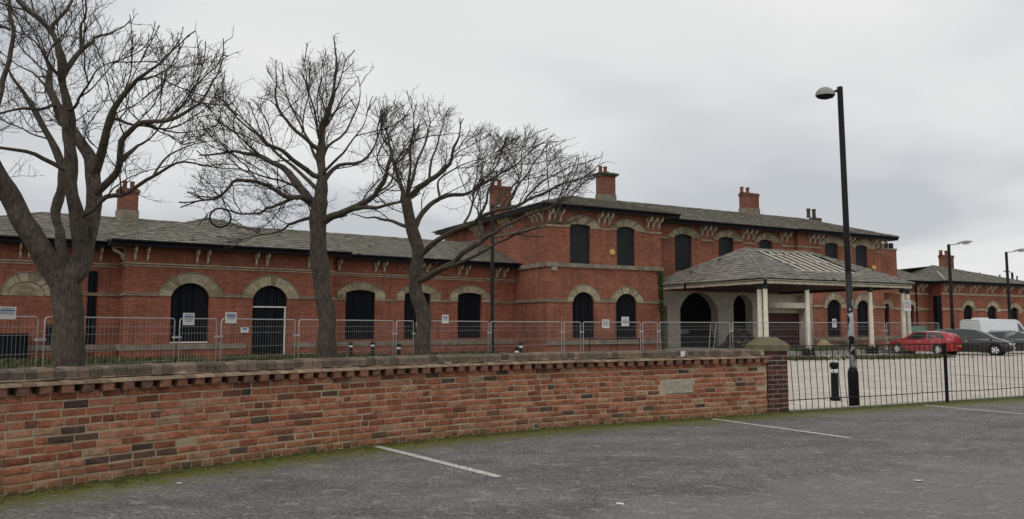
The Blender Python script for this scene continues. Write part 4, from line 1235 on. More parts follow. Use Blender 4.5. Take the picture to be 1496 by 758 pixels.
for y, a, b, ops in ((yF, sF0, sG0 - .1, oF), (yG, sG0 - .1, sG1 + .1, oG)):
    band(far, y, gaps(a, b, ops), 3.02, 3.22, .09, MT['band']); band(far, y, [(a, b)], 4.45, 4.66, .09, MT['band'], 'cornice'); band(far, y, [(a, b)], ZP - .27, ZP, .1, MT['stone'], 'plinth')
eave(far, yF, sF0, sG0 - .8, ZEg, .75, ends=(False, False)); eave(far, yG, sG0 - .75, sG1 + .75, ZEg, .75)
brackets(far, FC, yG, ZEg, (1385, 1399, 1405, 1422, 1429, 1446, 1453, 1470, 1477, 1493), BW, 421); brackets(far, FC, yF, ZEg, (1345, 1352), BW, 421)
sg, yg = FC.at_z(1361, 388, 7.9); gap_ = (sg, yg, 7.9); yFr = 7.0; zFr = FC.z(1325, 394, yFr)
roof_part(far, [[(sF0, yF - .82, ZEg + .25), (sG0, yF - .82, ZEg + .25), (sG0 + 1, yFr, zFr), (sF0, yFr, zFr)],
                [(sG0 - .8, yG - .82, ZEg + .25), (sG1 + .8, yG - .82, ZEg + .25), gap_], [(sG0 - .8, yFr + 2, ZEg + .25), (sG0 - .8, yG - .82, ZEg + .25), gap_]],
          back=[[(sG1 + .8, yG - .82, ZEg + .25), (sG1 + .8, 12, ZEg + .25), gap_], [(sF0, 12, ZEg + .25), (sG0 + 1, 12, ZEg + .25), (sG0 + 1, yFr, zFr), (sF0, yFr, zFr)], [(sG0 + 1, 12, ZEg + .25), (sG1 + .8, 12, ZEg + .25), gap_], [(sG0 + 1, 12, ZEg + .25), gap_, (sG0 + 1, yFr, zFr)]],
          ridges=[((sG1 + .8, yG - .82, ZEg + .25), gap_), ((sF0, yFr, zFr), (sG0, yFr, zFr))], seed=80)
m = MB(); m.tube([(sG0 - .8, yG - .85, ZEg + .33), Vector(gap_) * .5 + Vector((sG0 - .8, yG - .85, ZEg + .25)) * .5 + Vector((0, 0, .06))], .12, 6); m.build('valley_lead', MT['concrete'], far)
chim_px(far, FC, 8.2, 1371, 1393, 396, 373, (1378.5, 1386.5), 366, .6, cap=.06, potr=.2)
m = MB(); b0, b1 = FC.s(1369, yG - .2, 460), FC.s(1377, yG - .2, 460); m.box(sG0 - .62, sG0 - .003, yG + .1, yG + .5, z0w, FC.z(1372, 432, yG)); m.build('dark_panel', MT['board'], far)
downpipe(far, sF0 + FC.s(1333, yF, 430) - sF0 + .4, yF - .12, z0w, ZEg)

# ================================================================== BARE TREES
def inside(x, y, P):
    c_ = False
    for (x0, y0), (x1, y1) in zip(P, P[1:] + P[:1]):
        if (y0 > y) != (y1 > y) and x < (x1 - x0) * (y - y0) / (y1 - y0) + x0: c_ = not c_
    return c_
def tree(name, label, base_px, Y, limbs, envs, dens, lenf, thick, seed, twig_up=.5):
    r2 = random.Random(seed); mpp = Y / FPX
    pos, par, rad = [], [], []
    b = at_depth(base_px, 560, Y); b.z = YARD
    root = thing(name, label, 'tree', b)
    first = True
    for pl, r0, r1 in limbs:
        P = [at_depth(x, y, Y + d) for x, y, d in pl]
        if first: P = [Vector((b.x, b.y, YARD - .15)), Vector((b.x, b.y, YARD + .25))] + P
        P = catmull(P, 6)
        pts = [P[0]]
        for a in P[1:]:
            if (a - pts[-1]).length > .11: pts.append(a)
        n = len(pts); wob = Vector((0, 0, 0))
        if first: prev = -1; st = 0
        else:
            d2 = [(p - pts[0]).length_squared for p in pos]; prev = int(np.argmin(d2)); st = 1
        ph = [r2.uniform(0, 6.28) for _ in range(6)]
        for i in range(st, n):
            f = i / max(n - 1, 1)
            amp = .022 * (0 if first else min(1, f * 3))
            w_ = Vector((math.sin(i * .55 + ph[0]) + .6 * math.sin(i * 1.3 + ph[1]), math.sin(i * .5 + ph[2]), math.sin(i * .6 + ph[3]) + .6 * math.sin(i * 1.4 + ph[4]))) * amp
            pos.append(pts[i] + w_); par.append(prev); rad.append((r0 * mpp * (1 - f) + r1 * mpp * f) * (1 if first else .84)); prev = len(pos) - 1
        first = False
    nl = len(pos)
    trunk_top = max(p.z for p in pos[:12])
    # side branches, branchlets and twigs grow from the limbs and stop at the crown's outline
    cb = at_depth(limbs[0][0][-1][0], limbs[0][0][-1][1], Y)
    polys = [e_[0] for e_ in envs]
    LV = [None, (.075, .16, .013, .0055, .17), (.055, .13, .0060, .0036, .22), (.048, .11, .0037, .0025, .26), (.045, .2, .0026, .0019, .3)]
    def ok(p):
        x, y = proj(p)
        x, y = x + 24 * mnoise.noise(Vector((x / 30, y / 30, seed))), y + 24 * mnoise.noise(Vector((x / 30, y / 30, seed + 9)))
        return any(inside(x, y, P) for P in polys) and abs(p.y - Y) < thick * 1.5
    def grow(i, d, L, lv, rs):
        step, gap, ra, rb, wig = LV[lv]
        ra = min(ra, rs * .8); n = max(1, int(L / step)); q_ = i; nxt = gap * r2.uniform(.4, 1.2); run = 0.0; side = r2.choice((-1, 1)); lim = 0; tol = r2.choice((0, 1, 2, 3, 5))
        cv = Vector((r2.gauss(0, 1), r2.gauss(0, 1), r2.gauss(0, .6))) * wig * .35
        for k in range(n):
            f = k / n
            d = (d + cv + Vector((r2.gauss(0, wig), r2.gauss(0, wig), r2.gauss(0, wig) + .085 * twig_up * 2)) * .55 + (pos[q_] - cb).normalized() * .05).normalized()
            p = pos[q_] + d * step
            if not ok(p):
                lim += 1
                if lim > tol: return
            pos.append(p); par.append(q_); rad.append(max(rb * .8, ra + (rb - ra) * f)); q_ = len(pos) - 1; run += step
            if lv < 4 and run > nxt and len(pos) < 60000:
                nxt = run + gap * r2.uniform(.5, 1.5); side = -side
                ax = Vector((r2.gauss(0, 1), r2.gauss(0, 1), r2.gauss(0, 1))).cross(d).normalized()
                ax = (ax + Vector((0, 0, .18)) + (pos[q_] - cb).normalized() * .22).normalized()
                an = r2.uniform(.55, 1.15)
                grow(q_, (d * math.cos(an) + ax * math.sin(an)).normalized(), L * r2.uniform(.30, .66) * (1.05 - .45 * f), lv + 1, rad[q_])
        if lv < 4:
            for _ in range(2 if lv < 3 else 1):
                ax = (Vector((r2.gauss(0, 1), r2.gauss(0, 1), r2.gauss(.3, 1)))).normalized()
                grow(q_, (d + ax * .55).normalized(), L * r2.uniform(.3, .5), lv + 1, rad[q_])
    for i in range(14, nl):
        if rad[i] > .10 * Y / 11.5: continue
        prob = dens * (.55 if rad[i] > .05 else 1.0)
        last = (i + 1 == nl or par[i + 1] != i)
        for _ in range(2 if last else 1):
            if not last and r2.random() > prob: continue
            d0 = (pos[i] - pos[par[i]]).normalized()
            ax = Vector((r2.gauss(0, 1), r2.gauss(0, 1), r2.gauss(0, 1))).cross(d0).normalized()
            ax = (ax + Vector((0, 0, .22)) + (pos[i] - cb).normalized() * .25).normalized()
            an = r2.uniform(.1, .7) if last else r2.uniform(.65, 1.35)
            grow(i, (d0 * math.cos(an) + ax * math.sin(an)).normalized(), r2.uniform(.6, 1.7) * lenf, 1, max(rad[i], .012))
    N = len(pos)
    for i in range(nl): rad[i] = max(rad[i], .006)
    cl = [[] for _ in range(N)]
    for i, p_ in enumerate(par):
        if p_ >= 0: cl[p_].append(i)
    trunk, crown = MB(), MB()
    stack = [(0, -1)]
    while stack:
        st, pr = stack.pop(); chain = ([pr] if pr >= 0 else []) + [st]; cur = st
        while cl[cur]:
            best = max(cl[cur], key=lambda k: (k < nl and cur < nl and k == cur + 1, rad[k]))
            for k in cl[cur]:
                if k != best: stack.append((k, cur))
            chain.append(best); cur = best
        if len(chain) < 2: continue
        rr = [rad[k] for k in chain]
        if pr >= 0: rr[0] = min(rr[0], rr[1] * 1.25)
        big = max(rr) > .02
        pts = [pos[k] - b for k in chain]
        if st == 0: rr[0] *= 1.45; rr[1] *= 1.38; rr[2] *= 1.22; rr[3] *= 1.1
        m_ = trunk if big else crown
        b0 = len(m_.v)
        m_.tube(pts, rr, 14 if max(rr) > .12 else (8 if big else (4 if max(rr) > .009 else 3)), cap=False)
        if max(rr) > .10:
            for k in range(b0, len(m_.v)):
                v = Vector(m_.v[k]); f = 1 + .0
                nn_ = math.sin(v.z * 9 + v.x * 14) * .012 + math.sin(v.z * 4.3 + v.y * 17) * .012
                m_.v[k] = (v.x + nn_, v.y + nn_ * .6, v.z)
    trunk.build('trunk', MT['bark'], root, True)
    crown.build('crown', MT['twig'], root)
    return root

T1 = [([(100, 500, 0), (100, 470, 0), (98, 440, 0), (95, 412, 0)], 19, 21),
      ([(92, 415, 0), (62, 368, -.2), (38, 330, -.4), (14, 288, -.5), (-12, 245, -.7), (-50, 180, -.8), (-90, 100, -.9)], 21, 9),
      ([(96, 400, 0), (89, 355, .3), (84, 300, .5), (87, 268, .6), (92, 246, .6), (82, 215, .7), (62, 180, .8), (42, 150, .9), (20, 110, 1)], 11, 3),
      ([(112, 408, 0), (128, 345, .1), (136, 300, .2), (138, 257, .3), (127, 223, .4), (106, 192, .5), (89, 168, .6), (77, 137, .7), (70, 106, .8), (66, 85, .9)], 17, 3.5),
      ([(118, 385, 0), (118, 350, -.1), (113, 310, -.2), (105, 262, -.3), (101, 206, -.4), (97, 165, -.5), (92.6, 120, -.5), (90, 93, -.6), (81, 62, -.6), (73, 46, -.6), (55, 27, -.7), (30, 6, -.8), (8, -25, -.9)], 13, 3),
      ([(73, 46, -.6), (82, 31, -.6), (103, 12, -.5), (112, -12, -.5)], 3.6, 2),
      ([(92, 112, -.5), (103, 89, -.4), (120, 72, -.3), (132, 63, -.2), (140, 54, -.1), (161, 51, 0), (178, 38, 0)], 5.5, 1.2),
      ([(118, 74, -.3), (118, 40, -.3), (128, 17, -.4), (121, -10, -.4)], 3, 1),
      ([(138, 257, .3), (144, 233, .2), (151, 206, .1), (161, 171, 0), (182, 144, -.1), (197, 118, -.2), (216, 103, -.3), (240, 80, -.3)], 9.5, 1.5),
      ([(137, 285, .2), (165, 257, 0), (175, 233, -.1), (182, 205, -.2), (205, 180, -.3), (247, 172, -.4), (285, 157, -.5), (302, 137, -.5), (325, 104, -.6)], 7, 1.2),
      ([(175, 233, -.1), (190, 220, 0), (203, 208, .1)], 5, 2.4),
      ([(128, 318, -.2), (150, 291, -.3), (182, 280, -.4), (222, 260, -.5), (240, 249, -.6), (275, 237, -.6), (309, 242, -.6)], 5, 1),
      ([(84, 150, .6), (62, 156, .3), (30, 162, 0), (-10, 168, -.3)], 3.6, 1.5),
      ([(103, 255, -.3), (82, 240, -.5), (50, 228, -.8), (10, 216, -1.2), (-40, 215, -1.5)], 4.5, 2),
      ([(8, 282, -.5), (-14, 230, .1), (-10, 170, .4), (5, 120, .6), (18, 60, .7), (14, 5, .7)], 7, 3),
      ([(161, 171, 0), (190, 180, .3), (225, 185, .6), (250, 200, .8)], 3, 1),
      ([(151, 206, .1), (170, 160, .6), (190, 125, .9), (205, 85, 1.0)], 3.2, .7), ([(197, 118, -.2), (225, 112, .2), (255, 95, .4), (262, 70, .5)], 2.4, .6),
      ([(247, 172, -.4), (275, 145, 0), (290, 115, .2), (300, 92, .3)], 2.4, .6), ([(213, 178, -.3), (240, 190, .4), (280, 195, .7), (308, 185, .9)], 2.4, .6),
      ([(97, 165, -.5), (120, 140, -.9), (140, 110, -1.1), (160, 90, -1.2)], 3, .7), ([(92, 120, -.5), (70, 85, -.9), (45, 60, -1.1), (20, 45, -1.2)], 3, .7),
      ([(222, 260, -.5), (250, 225, -.2), (280, 210, 0), (305, 205, .2)], 2.2, .6), ([(77, 137, .7), (50, 110, .9), (25, 90, 1), (-5, 75, 1)], 2.6, .7)]
E1 = [([(-140, -40), (40, -40), (60, 0), (90, 20), (150, -20), (178, 35), (205, 72), (248, 62), (300, 88), (330, 96), (322, 145), (312, 190), (306, 250), (290, 285), (230, 300), (150, 300), (60, 275), (0, 275), (-120, 270)], 1.0),
      ([(150, 262), (300, 240), (285, 285), (215, 300), (150, 300)], .05)]
tree('bare_tree', 'largest bare tree, forked low into several thick limbs at the left edge', 100, 11.5, T1, E1, .175, 1.25, 1.7, 11, .30)

T2 = [([(477, 512, 0), (477, 470, 0), (473, 430, 0), (467, 385, 0), (464, 345, 0), (466, 310, 0), (468, 290, 0)], 13.2, 12),
      ([(468, 300, 0), (470, 273, 0), (468, 242, 0), (468, 215, 0), (473, 194, 0), (480, 163, 0), (487, 129, 0), (490, 91, 0), (491, 60, 0)], 10.5, .8),
      ([(470, 325, 0), (480, 319, -.1), (499, 312, -.3), (526, 297, -.5), (550, 280, -.7), (565, 262, -.8), (571, 240, -.9), (571, 221, -.9), (562, 205, -.9)], 7.5, 2),
      ([(513, 306, -.4), (554, 301, -.8), (585, 294, -1.0), (612, 290, -1.2)], 4, 1.4),
      ([(458, 300, 0), (437, 273, .2), (420, 252, .4), (406, 242, .5), (382, 228, .7), (355, 222, .8), (331, 223, .9), (300, 228, 1.0)], 7.5, 1.4),
      ([(465, 262, 0), (437, 240, -.4), (413, 222, -.7), (386, 205, -.9), (362, 186, -1.0), (338, 165, -1.1)], 5, 1.2),
      ([(466, 222, 0), (444, 201, -.2), (424, 180, -.3), (405, 150, -.4), (402, 105, -.5)], 4, .8),
      ([(456, 296, 0), (441, 287, -.2), (420, 288, -.4), (393, 273, -.6), (345, 261, -.9), (334, 273, -1.0), (314, 290, -1.1), (286, 297, -1.2)], 5, 1.4),
      ([(455, 300, .1), (437, 287, .3), (420, 294, .5), (399, 304, .6), (389, 303, .7), (380, 310, .8), (351, 312, .9), (322, 306.5, .9), (300, 312, 1.0)], 4.2, .8),
      ([(456, 318, 0), (434, 323, .1), (420, 328, .2), (413, 337, .2), (386, 343, .3), (351, 350, .3)], 3.2, .8),
      ([(470, 268, 0), (492, 245, .4), (523, 236, .6), (545, 215, .8), (556, 185, .9)], 5, 1),
      ([(470, 235, 0), (480, 215, .3), (505, 190, .5), (520, 160, .6), (526, 130, .7)], 3, .7),
      ([(571, 240, -.9), (590, 232, -1), (601, 215, -1.1)], 2.5, .8),
      ([(469, 245, 0), (450, 205, .3), (428, 160, .6), (412, 115, .8)], 3, .6), ([(470, 215, 0), (460, 175, -.3), (450, 130, -.5), (446, 92, -.6)], 2.6, .6),
      ([(475, 188, 0), (490, 160, .3), (508, 135, .5), (522, 120, .6)], 2.2, .6), ([(483, 150, 0), (496, 120, -.2), (505, 85, -.3)], 1.8, .5),
      ([(468, 255, 0), (500, 225, -.5), (525, 190, -.8), (540, 165, -1.0)], 3, .6), ([(466, 280, 0), (420, 235, .9), (370, 190, 1.3), (330, 150, 1.5)], 4, .7),
      ([(437, 273, .2), (400, 262, -.3), (360, 248, -.7), (318, 245, -1.0)], 2.6, .6), ([(478, 170, 0), (468, 135, .3), (470, 95, .4)], 1.8, .5),
      ([(526, 297, -.5), (560, 275, .2), (590, 250, .6), (602, 225, .8)], 2.6, .6), ([(382, 228, .7), (350, 200, .6), (320, 175, .4), (306, 160, .4)], 2, .6)]
E2 = [([(491, 60), (503, 70), (506, 85), (504, 110), (527, 122), (515, 150), (530, 165), (585, 160), (604, 200), (606, 250), (590, 285), (545, 292), (500, 300), (455, 318), (440, 335), (360, 352), (330, 330), (280, 312), (278, 285), (300, 255), (296, 200), (312, 150), (330, 135), (345, 150), (385, 148), (402, 95), (412, 120), (450, 85), (462, 96), (478, 84)], 1.0),
      ([(350, 305), (300, 300), (280, 285), (300, 320), (350, 320)], .06), ([(351, 330), (420, 320), (440, 335), (390, 352), (330, 356), (345, 340)], .08)]
tree('bare_tree', 'bare tree with a straight trunk and pointed crown, second from the left', 477, 15.0, T2, E2, .19, 1.4, 2.1, 22, .45)

T3 = [([(617, 512, 0), (618, 480, 0), (617, 452, 0), (609, 427, 0), (607, 400, 0), (610, 366, 0), (602, 331, 0), (594, 300, 0), (592, 285, 0)], 13, 8),
      ([(592, 290, 0), (600, 284, 0), (626, 264, -.3), (652, 247, -.5), (661, 223, -.6), (668, 200, -.7), (672, 178, -.7)], 6, 1),
      ([(606, 335, 0), (617, 311, .2), (643, 290, .5), (670, 284, .7), (690, 279, .9), (706, 265, 1.0), (722, 245, 1.1)], 5.5, 1.2),
      ([(608, 378, 0), (629, 360, -.3), (649, 345, -.6), (675, 331, -.9), (698, 321, -1.1), (716, 312, -1.3), (739, 305, -1.5), (760, 296, -1.6), (780, 287, -1.7), (803, 279, -1.8), (840, 263, -1.9)], 5.5, 1.4),
      ([(609, 412, 0), (622, 405, -.2), (637, 397, -.4), (662, 382, -.7), (687, 365, -1.0), (704, 351, -1.2), (722, 338, -1.4), (739, 330, -1.5), (765, 318, -1.7), (803, 303, -1.9), (822, 285, -2)], 6.5, 1.2),
      ([(615, 402, 0), (645, 394, -.6), (675, 382, -1.0), (704, 366, -1.4), (739, 351, -1.7), (757, 342, -1.9), (780, 331, -2.1), (803, 325, -2.2), (838, 327, -2.3)], 3.8, .8),
      ([(602, 333, 0), (592, 330, 0), (574, 323, .3), (540, 318, .7), (516, 312, 1.0)], 3.6, .8),
      ([(593, 292, 0), (585, 270, .2), (577, 240, .3), (571, 215, .5), (560, 185, .6)], 5, 1),
      ([(593, 287, 0), (602, 262, .5), (612, 235, .8), (622, 205, 1.0), (628, 175, 1.2)], 4.5, 1),
      ([(704, 351, -1.2), (703, 338, -1.2), (702, 325, -1.2)], 3.6, 3),
      ([(698, 320, -1.1), (712, 295, -1.1), (716, 270, -1.1), (735, 245, -1.1), (745, 220, -1.1)], 2.6, .7),
      ([(739, 304, -1.5), (755, 275, -1.5), (770, 250, -1.5), (790, 225, -1.5)], 2.2, .7),
      ([(643, 290, .5), (640, 270, .8), (655, 250, 1), (690, 235, 1.2)], 2.5, .8),
      ([(594, 290, 0), (598, 255, -.5), (602, 215, -.8), (604, 165, -1)], 3.2, .6), ([(626, 264, -.3), (632, 235, -.2), (640, 205, 0), (648, 172, .2)], 2.6, .6),
      ([(585, 270, .2), (560, 245, .8), (545, 225, 1.0)], 2.4, .6), ([(690, 279, .9), (730, 255, 1.2), (765, 230, 1.4), (790, 212, 1.5)], 2.2, .6),
      ([(760, 296, -1.6), (795, 265, -1.2), (825, 245, -1.0), (845, 240, -1)], 2, .6), ([(716, 312, -1.3), (740, 280, -.6), (760, 255, -.2), (765, 205, 0)], 2.4, .6),
      ([(803, 303, -1.9), (835, 285, -1.9), (858, 262, -1.9)], 1.4, .6), ([(675, 331, -.9), (690, 300, -.4), (694, 265, 0), (700, 225, .2)], 2.4, .6)]
E3 = [([(550, 165), (575, 152), (600, 155), (640, 165), (672, 172), (690, 205), (715, 198), (745, 195), (790, 208), (835, 232), (866, 258), (852, 285), (838, 325), (800, 338), (740, 352), (700, 345), (650, 330), (640, 318), (605, 300), (585, 330), (512, 322), (518, 300), (545, 262), (542, 210)], 1.0),
      ([(700, 330), (760, 310), (830, 295), (845, 325), (800, 338), (750, 350), (720, 350)], .10), ([(516, 305), (580, 318), (590, 335), (540, 330), (512, 322)], .05),
      ([(560, 345), (600, 352), (596, 375), (560, 372)], .02)]
tree('bare_tree', 'bare tree with a bent trunk and long low limbs reaching right over the station roof', 617, 17.5, T3, E3, .15, 1.35, 2.5, 33, .40)
# worn tyre caught on a branch tip of the middle tree
p = at_depth(322, 318, 15.9)
m = MB(); rr_, n1, n2 = .205, 28, 7
for i in range(n1):
    for j in range(n2):
        a, b = 2 * math.pi * i / n1, 2 * math.pi * j / n2; r_ = rr_ + .020 * math.cos(b); m.v.append((r_ * math.cos(a), .022 * math.sin(b), r_ * math.sin(a) * .96))
for i in range(n1):
    for j in range(n2): m.f.append((i * n2 + j, ((i + 1) % n1) * n2 + j, ((i + 1) % n1) * n2 + (j + 1) % n2, i * n2 + (j + 1) % n2))
o = place('tyre', m.mesh('tyre', MT['rubber'], True), None, p, R(20)); tag(o, 'thin black bicycle tyre hanging from a branch tip above the roof', 'tyre')

# ================================================================== SITE FENCE
FX = [(-150, 12.6), (60, 15.5), (259, 18.7), (320, 20.0), (434, 22.6), (577, 27.0), (606, 28.0), (715, 31.5), (822, 34.6), (850, 35.4), (937, 37.4), (962, 38.0), (1068, 40.0), (1181, 41.4), (1294, 42.4), (1372, 46.5)]
def fp(px, Y): return Vector(((px - CX) / FPX * Y * .9965, Y, YARD))
FL = ['mesh fence panel at the far left edge before the brick wall', 'mesh fence panel across the foot of the largest tree', 'narrow mesh fence panel in front of the white-signed arched window',
      'mesh fence panel across the boarded doorway', 'mesh fence panel beside the straight tree trunk', 'narrow mesh fence panel left of the bent tree trunk',
      'mesh fence panel between the bent tree trunk and black lamp column', 'mesh fence panel right of the lamp column at the block corner', 'narrow mesh fence panel at the left arched window of the block',
      'mesh fence panel before the two arched block windows', 'narrow mesh fence panel at the ivy corner', 'mesh fence panel in front of the big dark arch',
      'mesh fence panel behind the pier cap', 'mesh fence panel behind the near lamp column', 'mesh fence panel angled back behind the red car']
HF = 1.98
for i in range(len(FX) - 1):
    a, b = fp(*FX[i]), fp(*FX[i + 1]); d = b - a; L = d.length - .16; t = d.normalized()
    lean = .02 if i else -.03
    root = thing('site_fence', FL[i], 'fence', a + t * .08, math.atan2(t.y, t.x), 'site fence panels')
    rs = .022 if i < 3 else .027
    m = MB(); c_ = .07
    m.tube([(0, 0, .0), (0, 0, HF - c_), (c_ * .3, 0, HF - c_ * .3), (c_, 0, HF), (L - c_, 0, HF), (L - c_ * .3, 0, HF - c_ * .3), (L, 0, HF - c_), (L, 0, 0)], rs * .62, 7)
    m.tube([(0, 0, .16), (L, 0, .16)], rs * .5, 6)
    m.build('frame', MT['galv'], root, True)
    m = MB(); x = .09
    while x < L - .04: m.tube([(x, 0, .14), (x, 0, HF - .01)], .0020, 3, False); x += .10
    for z in (.40, .62, .98, 1.25, 1.62, 1.78): m.tube([(0, .006, z), (L, .006, z)], .0042, 3, False)
    m.build('mesh', MT['wire'], root, kind='stuff')
    if i < len(FX) - 2:
        for z in (.55, 1.5): m = MB(); m.box(L - .03, L + .19, -.035, .035, z, z + .05); m.build('clamp', MT['galv'], root)
    m = MB(); m.cbox(-.30, .30, -.11, .11, 0, .12, .03)
    m.build('foot', MT['rubber'], root)
    if i == 11:
        m = MB(); m.tube([(L * .72, .02, 1.9), (L * .88, 1.1, .02)], .022, 6); m.tube([(L * .80, .02, 1.9), (L * .94, 1.1, .02)], .022, 6); m.build('brace', MT['galv'], root)

# notices
def notice(fr_hit, w_, h_, lines, label, rz, cat='sign', head=None):
    r_ = thing('notice', label, cat, fr_hit, rz)
    m = MB(); m.box(-w_ / 2, w_ / 2, 0, .012, -h_ / 2, h_ / 2); m.build('panel', MT['sign'], r_)
    z = h_ / 2 - .06 * h_ / .5
    for i, (wd, hh, mt_) in enumerate(lines):
        z -= hh * h_ * .5
        m = MB(); x = -wd * w_ / 2; r2 = random.Random(int(w_ * 1000) + i)
        if mt_ == 'blue': m.box(x, -x, -.004, -.0005, z - hh * h_ / 2, z + hh * h_ / 2)
        else:
            while x < wd * w_ / 2:
                xe = min(x + r2.uniform(.03, .09) * w_ / .5, wd * w_ / 2); m.box(x, xe, -.004, -.0005, z - hh * h_ / 2, z + hh * h_ / 2); x = xe + .018 * w_ / .5
        m.build('printed_line', MT[mt_], r_, kind='stuff'); z -= hh * h_ * .5 + .07 * h_
    return r_
TXT = [(.7, .07, 'ink'), (.85, .10, 'blue'), (.8, .05, 'ink'), (.8, .05, 'ink'), (.5, .05, 'ink')]
def wpt(fr, px, py, y, off): s_, z = fr.hit(px, py, y - off); p = fr.o + fr.d * s_ + fr.b * (y - off); return Vector((p.x, p.y, z))
def fpt(px, py):
    for (x0, Y0), (x1, Y1) in zip(FX, FX[1:]):
        if x0 <= px <= x1:
            a, b = fp(x0, Y0), fp(x1, Y1); t = (b - a).normalized(); n_ = Vector((t.y, -t.x, 0)); r_ = ray(px, py); k = a.dot(n_) / Vector((r_.x, r_.y, 0)).dot(n_)
            return Vector((0, 0, EYE)) + r_ * k + n_ * .045, math.atan2(t.y, t.x)
p, rz = fpt(8, 457); notice(p, .40, .24, TXT[:4], 'white notice on the fence at the left edge', rz)
p, rz = fpt(274, 466); notice(p, .36, .30, TXT, 'white notice in front of the arched window left of the doorway', rz)
p, rz = fpt(336, 464); notice(p, .37, .29, [(.8, .06, 'ink'), (.8, .14, 'blue'), (.7, .05, 'ink'), (.7, .05, 'ink')], 'white notice with blue stripe above the fence left of the doorway', rz)
notice(wpt(FW, 357.5, 482, 0, .04), .42, .27, [(.5, .3, 'blue'), (.7, .1, 'ink')], 'small blue and white plate on the brick left of the doorway', FW.a)
p, rz = fpt(649.5, 466); notice(p, .36, .32, TXT, 'white notice on the fence right of the bent tree trunk', rz)
notice(wpt(FC, 885, 473, 0, .04), .58, .58, TXT, 'white notice on the brick between the two arched block windows', FC.a)
notice(wpt(FC, 913.5, 469.5, 0, .10), .62, .62, [(.15, .12, 'ink'), (.6, .06, 'ink'), (.8, .1, 'ink'), (.7, .05, 'ink'), (.3, .05, 'ink')], 'white notice on the right arched boarded window of the block', FC.a)
notice(wpt(FC, 1219, 472, yE, .10), .52, .72, TXT, 'white notice on the boarded window behind the canopy columns', FC.a)
notice(wpt(FC, 1325.5, 446.5, KY0 + .1, .0), .78, .70, [(.7, .08, 'ink'), (.8, .06, 'ink'), (.8, .06, 'ink'), (.75, .06, 'redink'), (.8, .06, 'redink')], 'white notice with red lettering on the right canopy column', FC.a)

# ================================================================== LAMPS
def lamp(label, px, Y, ztop, arm, head_rz, thick=.065, flaked=False, style='dome'):
    b = at_depth(px, 598 if Y < 20 else 512, Y); b.z = YARD; root = thing('street_lamp', label, 'street lamp', b, head_rz, 'lamp columns'); H = ztop - YARD
    m = MB(); m.lathe([(.108, 0), (.108, .80), (.10, .84), (thick + .02, .88), (thick, .92)], 14)
    m.build('base', MT['black'], root, True)
    m = MB(); m.lathe([(thick, .92), (thick, 2.95)], 14); m.build('lower_shaft', MT['flaked'] if flaked else MT['black'], root, True)
    m = MB(); m.lathe([(thick, 2.95), (thick * .98, 2.955), (thick * .9, H), (thick * .5, H + .01)], 14)
    m.build('shaft', MT['black'], root, True)
    if style == 'dome':
        m = MB(); m.tube([(0, 0, H - .14), (arm * .5, 0, H - .08), (arm, 0, H - .13)], .028, 8); m.build('arm', MT['black'], root, True)
        hd = MB(); cx0 = arm + .17
        for i in range(7):
            a = i / 6 * math.pi / 2
            for k in range(18):
                t = 2 * math.pi * k / 18; hd.v.append((cx0 + .215 * math.cos(a) * math.cos(t), .15 * math.cos(a) * math.sin(t), H - .19 + .19 * math.sin(a)))
        for i in range(6):
            for k in range(18): hd.f.append((i * 18 + k, i * 18 + (k + 1) % 18, (i + 1) * 18 + (k + 1) % 18, (i + 1) * 18 + k))
        ho = hd.build('lamp_head', MT['concrete'], root, True)
        m = MB(); m.lathe([(1, 0), (.8, -.05), (.3, -.08)], 18); ob = m.build('lens', MT['gutter'], ho, True); ob.location = (cx0, 0, H - .19); ob.scale = (.21, .145, 1)
    else:
        m = MB(); m.tube([(0, 0, H - .05), (arm, 0, H + .06)], .035, 8); m.build('arm', MT['galv'], root, True)
        hd = MB(); n_ = 12
        prof = [(arm - .1, .05, .04), (arm + .1, .12, .10), (arm + .45, .16, .13), (arm + .75, .13, .10), (arm + .92, .03, .03)]
        for x, wd, hh in prof:
            for k in range(n_):
                t = 2 * math.pi * k / n_; hd.v.append((x, wd * math.cos(t), H + .1 + .10 * (x - arm) + hh * (math.sin(t) if math.sin(t) > 0 else math.sin(t) * .4)))
        for i in range(len(prof) - 1):
            for k in range(n_): hd.f.append((i * n_ + k, i * n_ + (k + 1) % n_, (i + 1) * n_ + (k + 1) % n_, (i + 1) * n_ + k))
        ho = hd.build('lamp_head', MT['concrete'], root, True)
        m = MB(); m.lathe([(1, 0), (.7, -.07)], 12); ob = m.build('lens', MT['lens_w'], ho, True); ob.location = (arm + .45, 0, H + .09); ob.scale = (.3, .12, 1)
    if Y < 20: root.rotation_euler.y = R(-.45) if abs(head_rz) < 1 else R(.45)
    return root
lamp('tall near lamp column with flaked white paint beside the railing', 1248.5, 16.5, at_depth(1227, 127, 16.5).z, .16, R(180), .066, True)
lamp('black lamp column in front of the drainpipe at the block corner', 719, 34, at_depth(719, 300, 34).z, .12, R(-20), .085)
lamp('lamp column behind the black car, left of two far lamps', 1393.5, 50, at_depth(1388, 357, 50).z, .75, R(5), .105, style='flat')
lamp('lamp column behind the white van near the right edge', 1478, 57, at_depth(1472, 368, 57).z, .75, R(5), .105, style='flat')
lamp('smallest distant lamp column beyond the far wing roof', 1485, 105, at_depth(1481, 398, 105).z, .3, R(180), .16, style='flat')
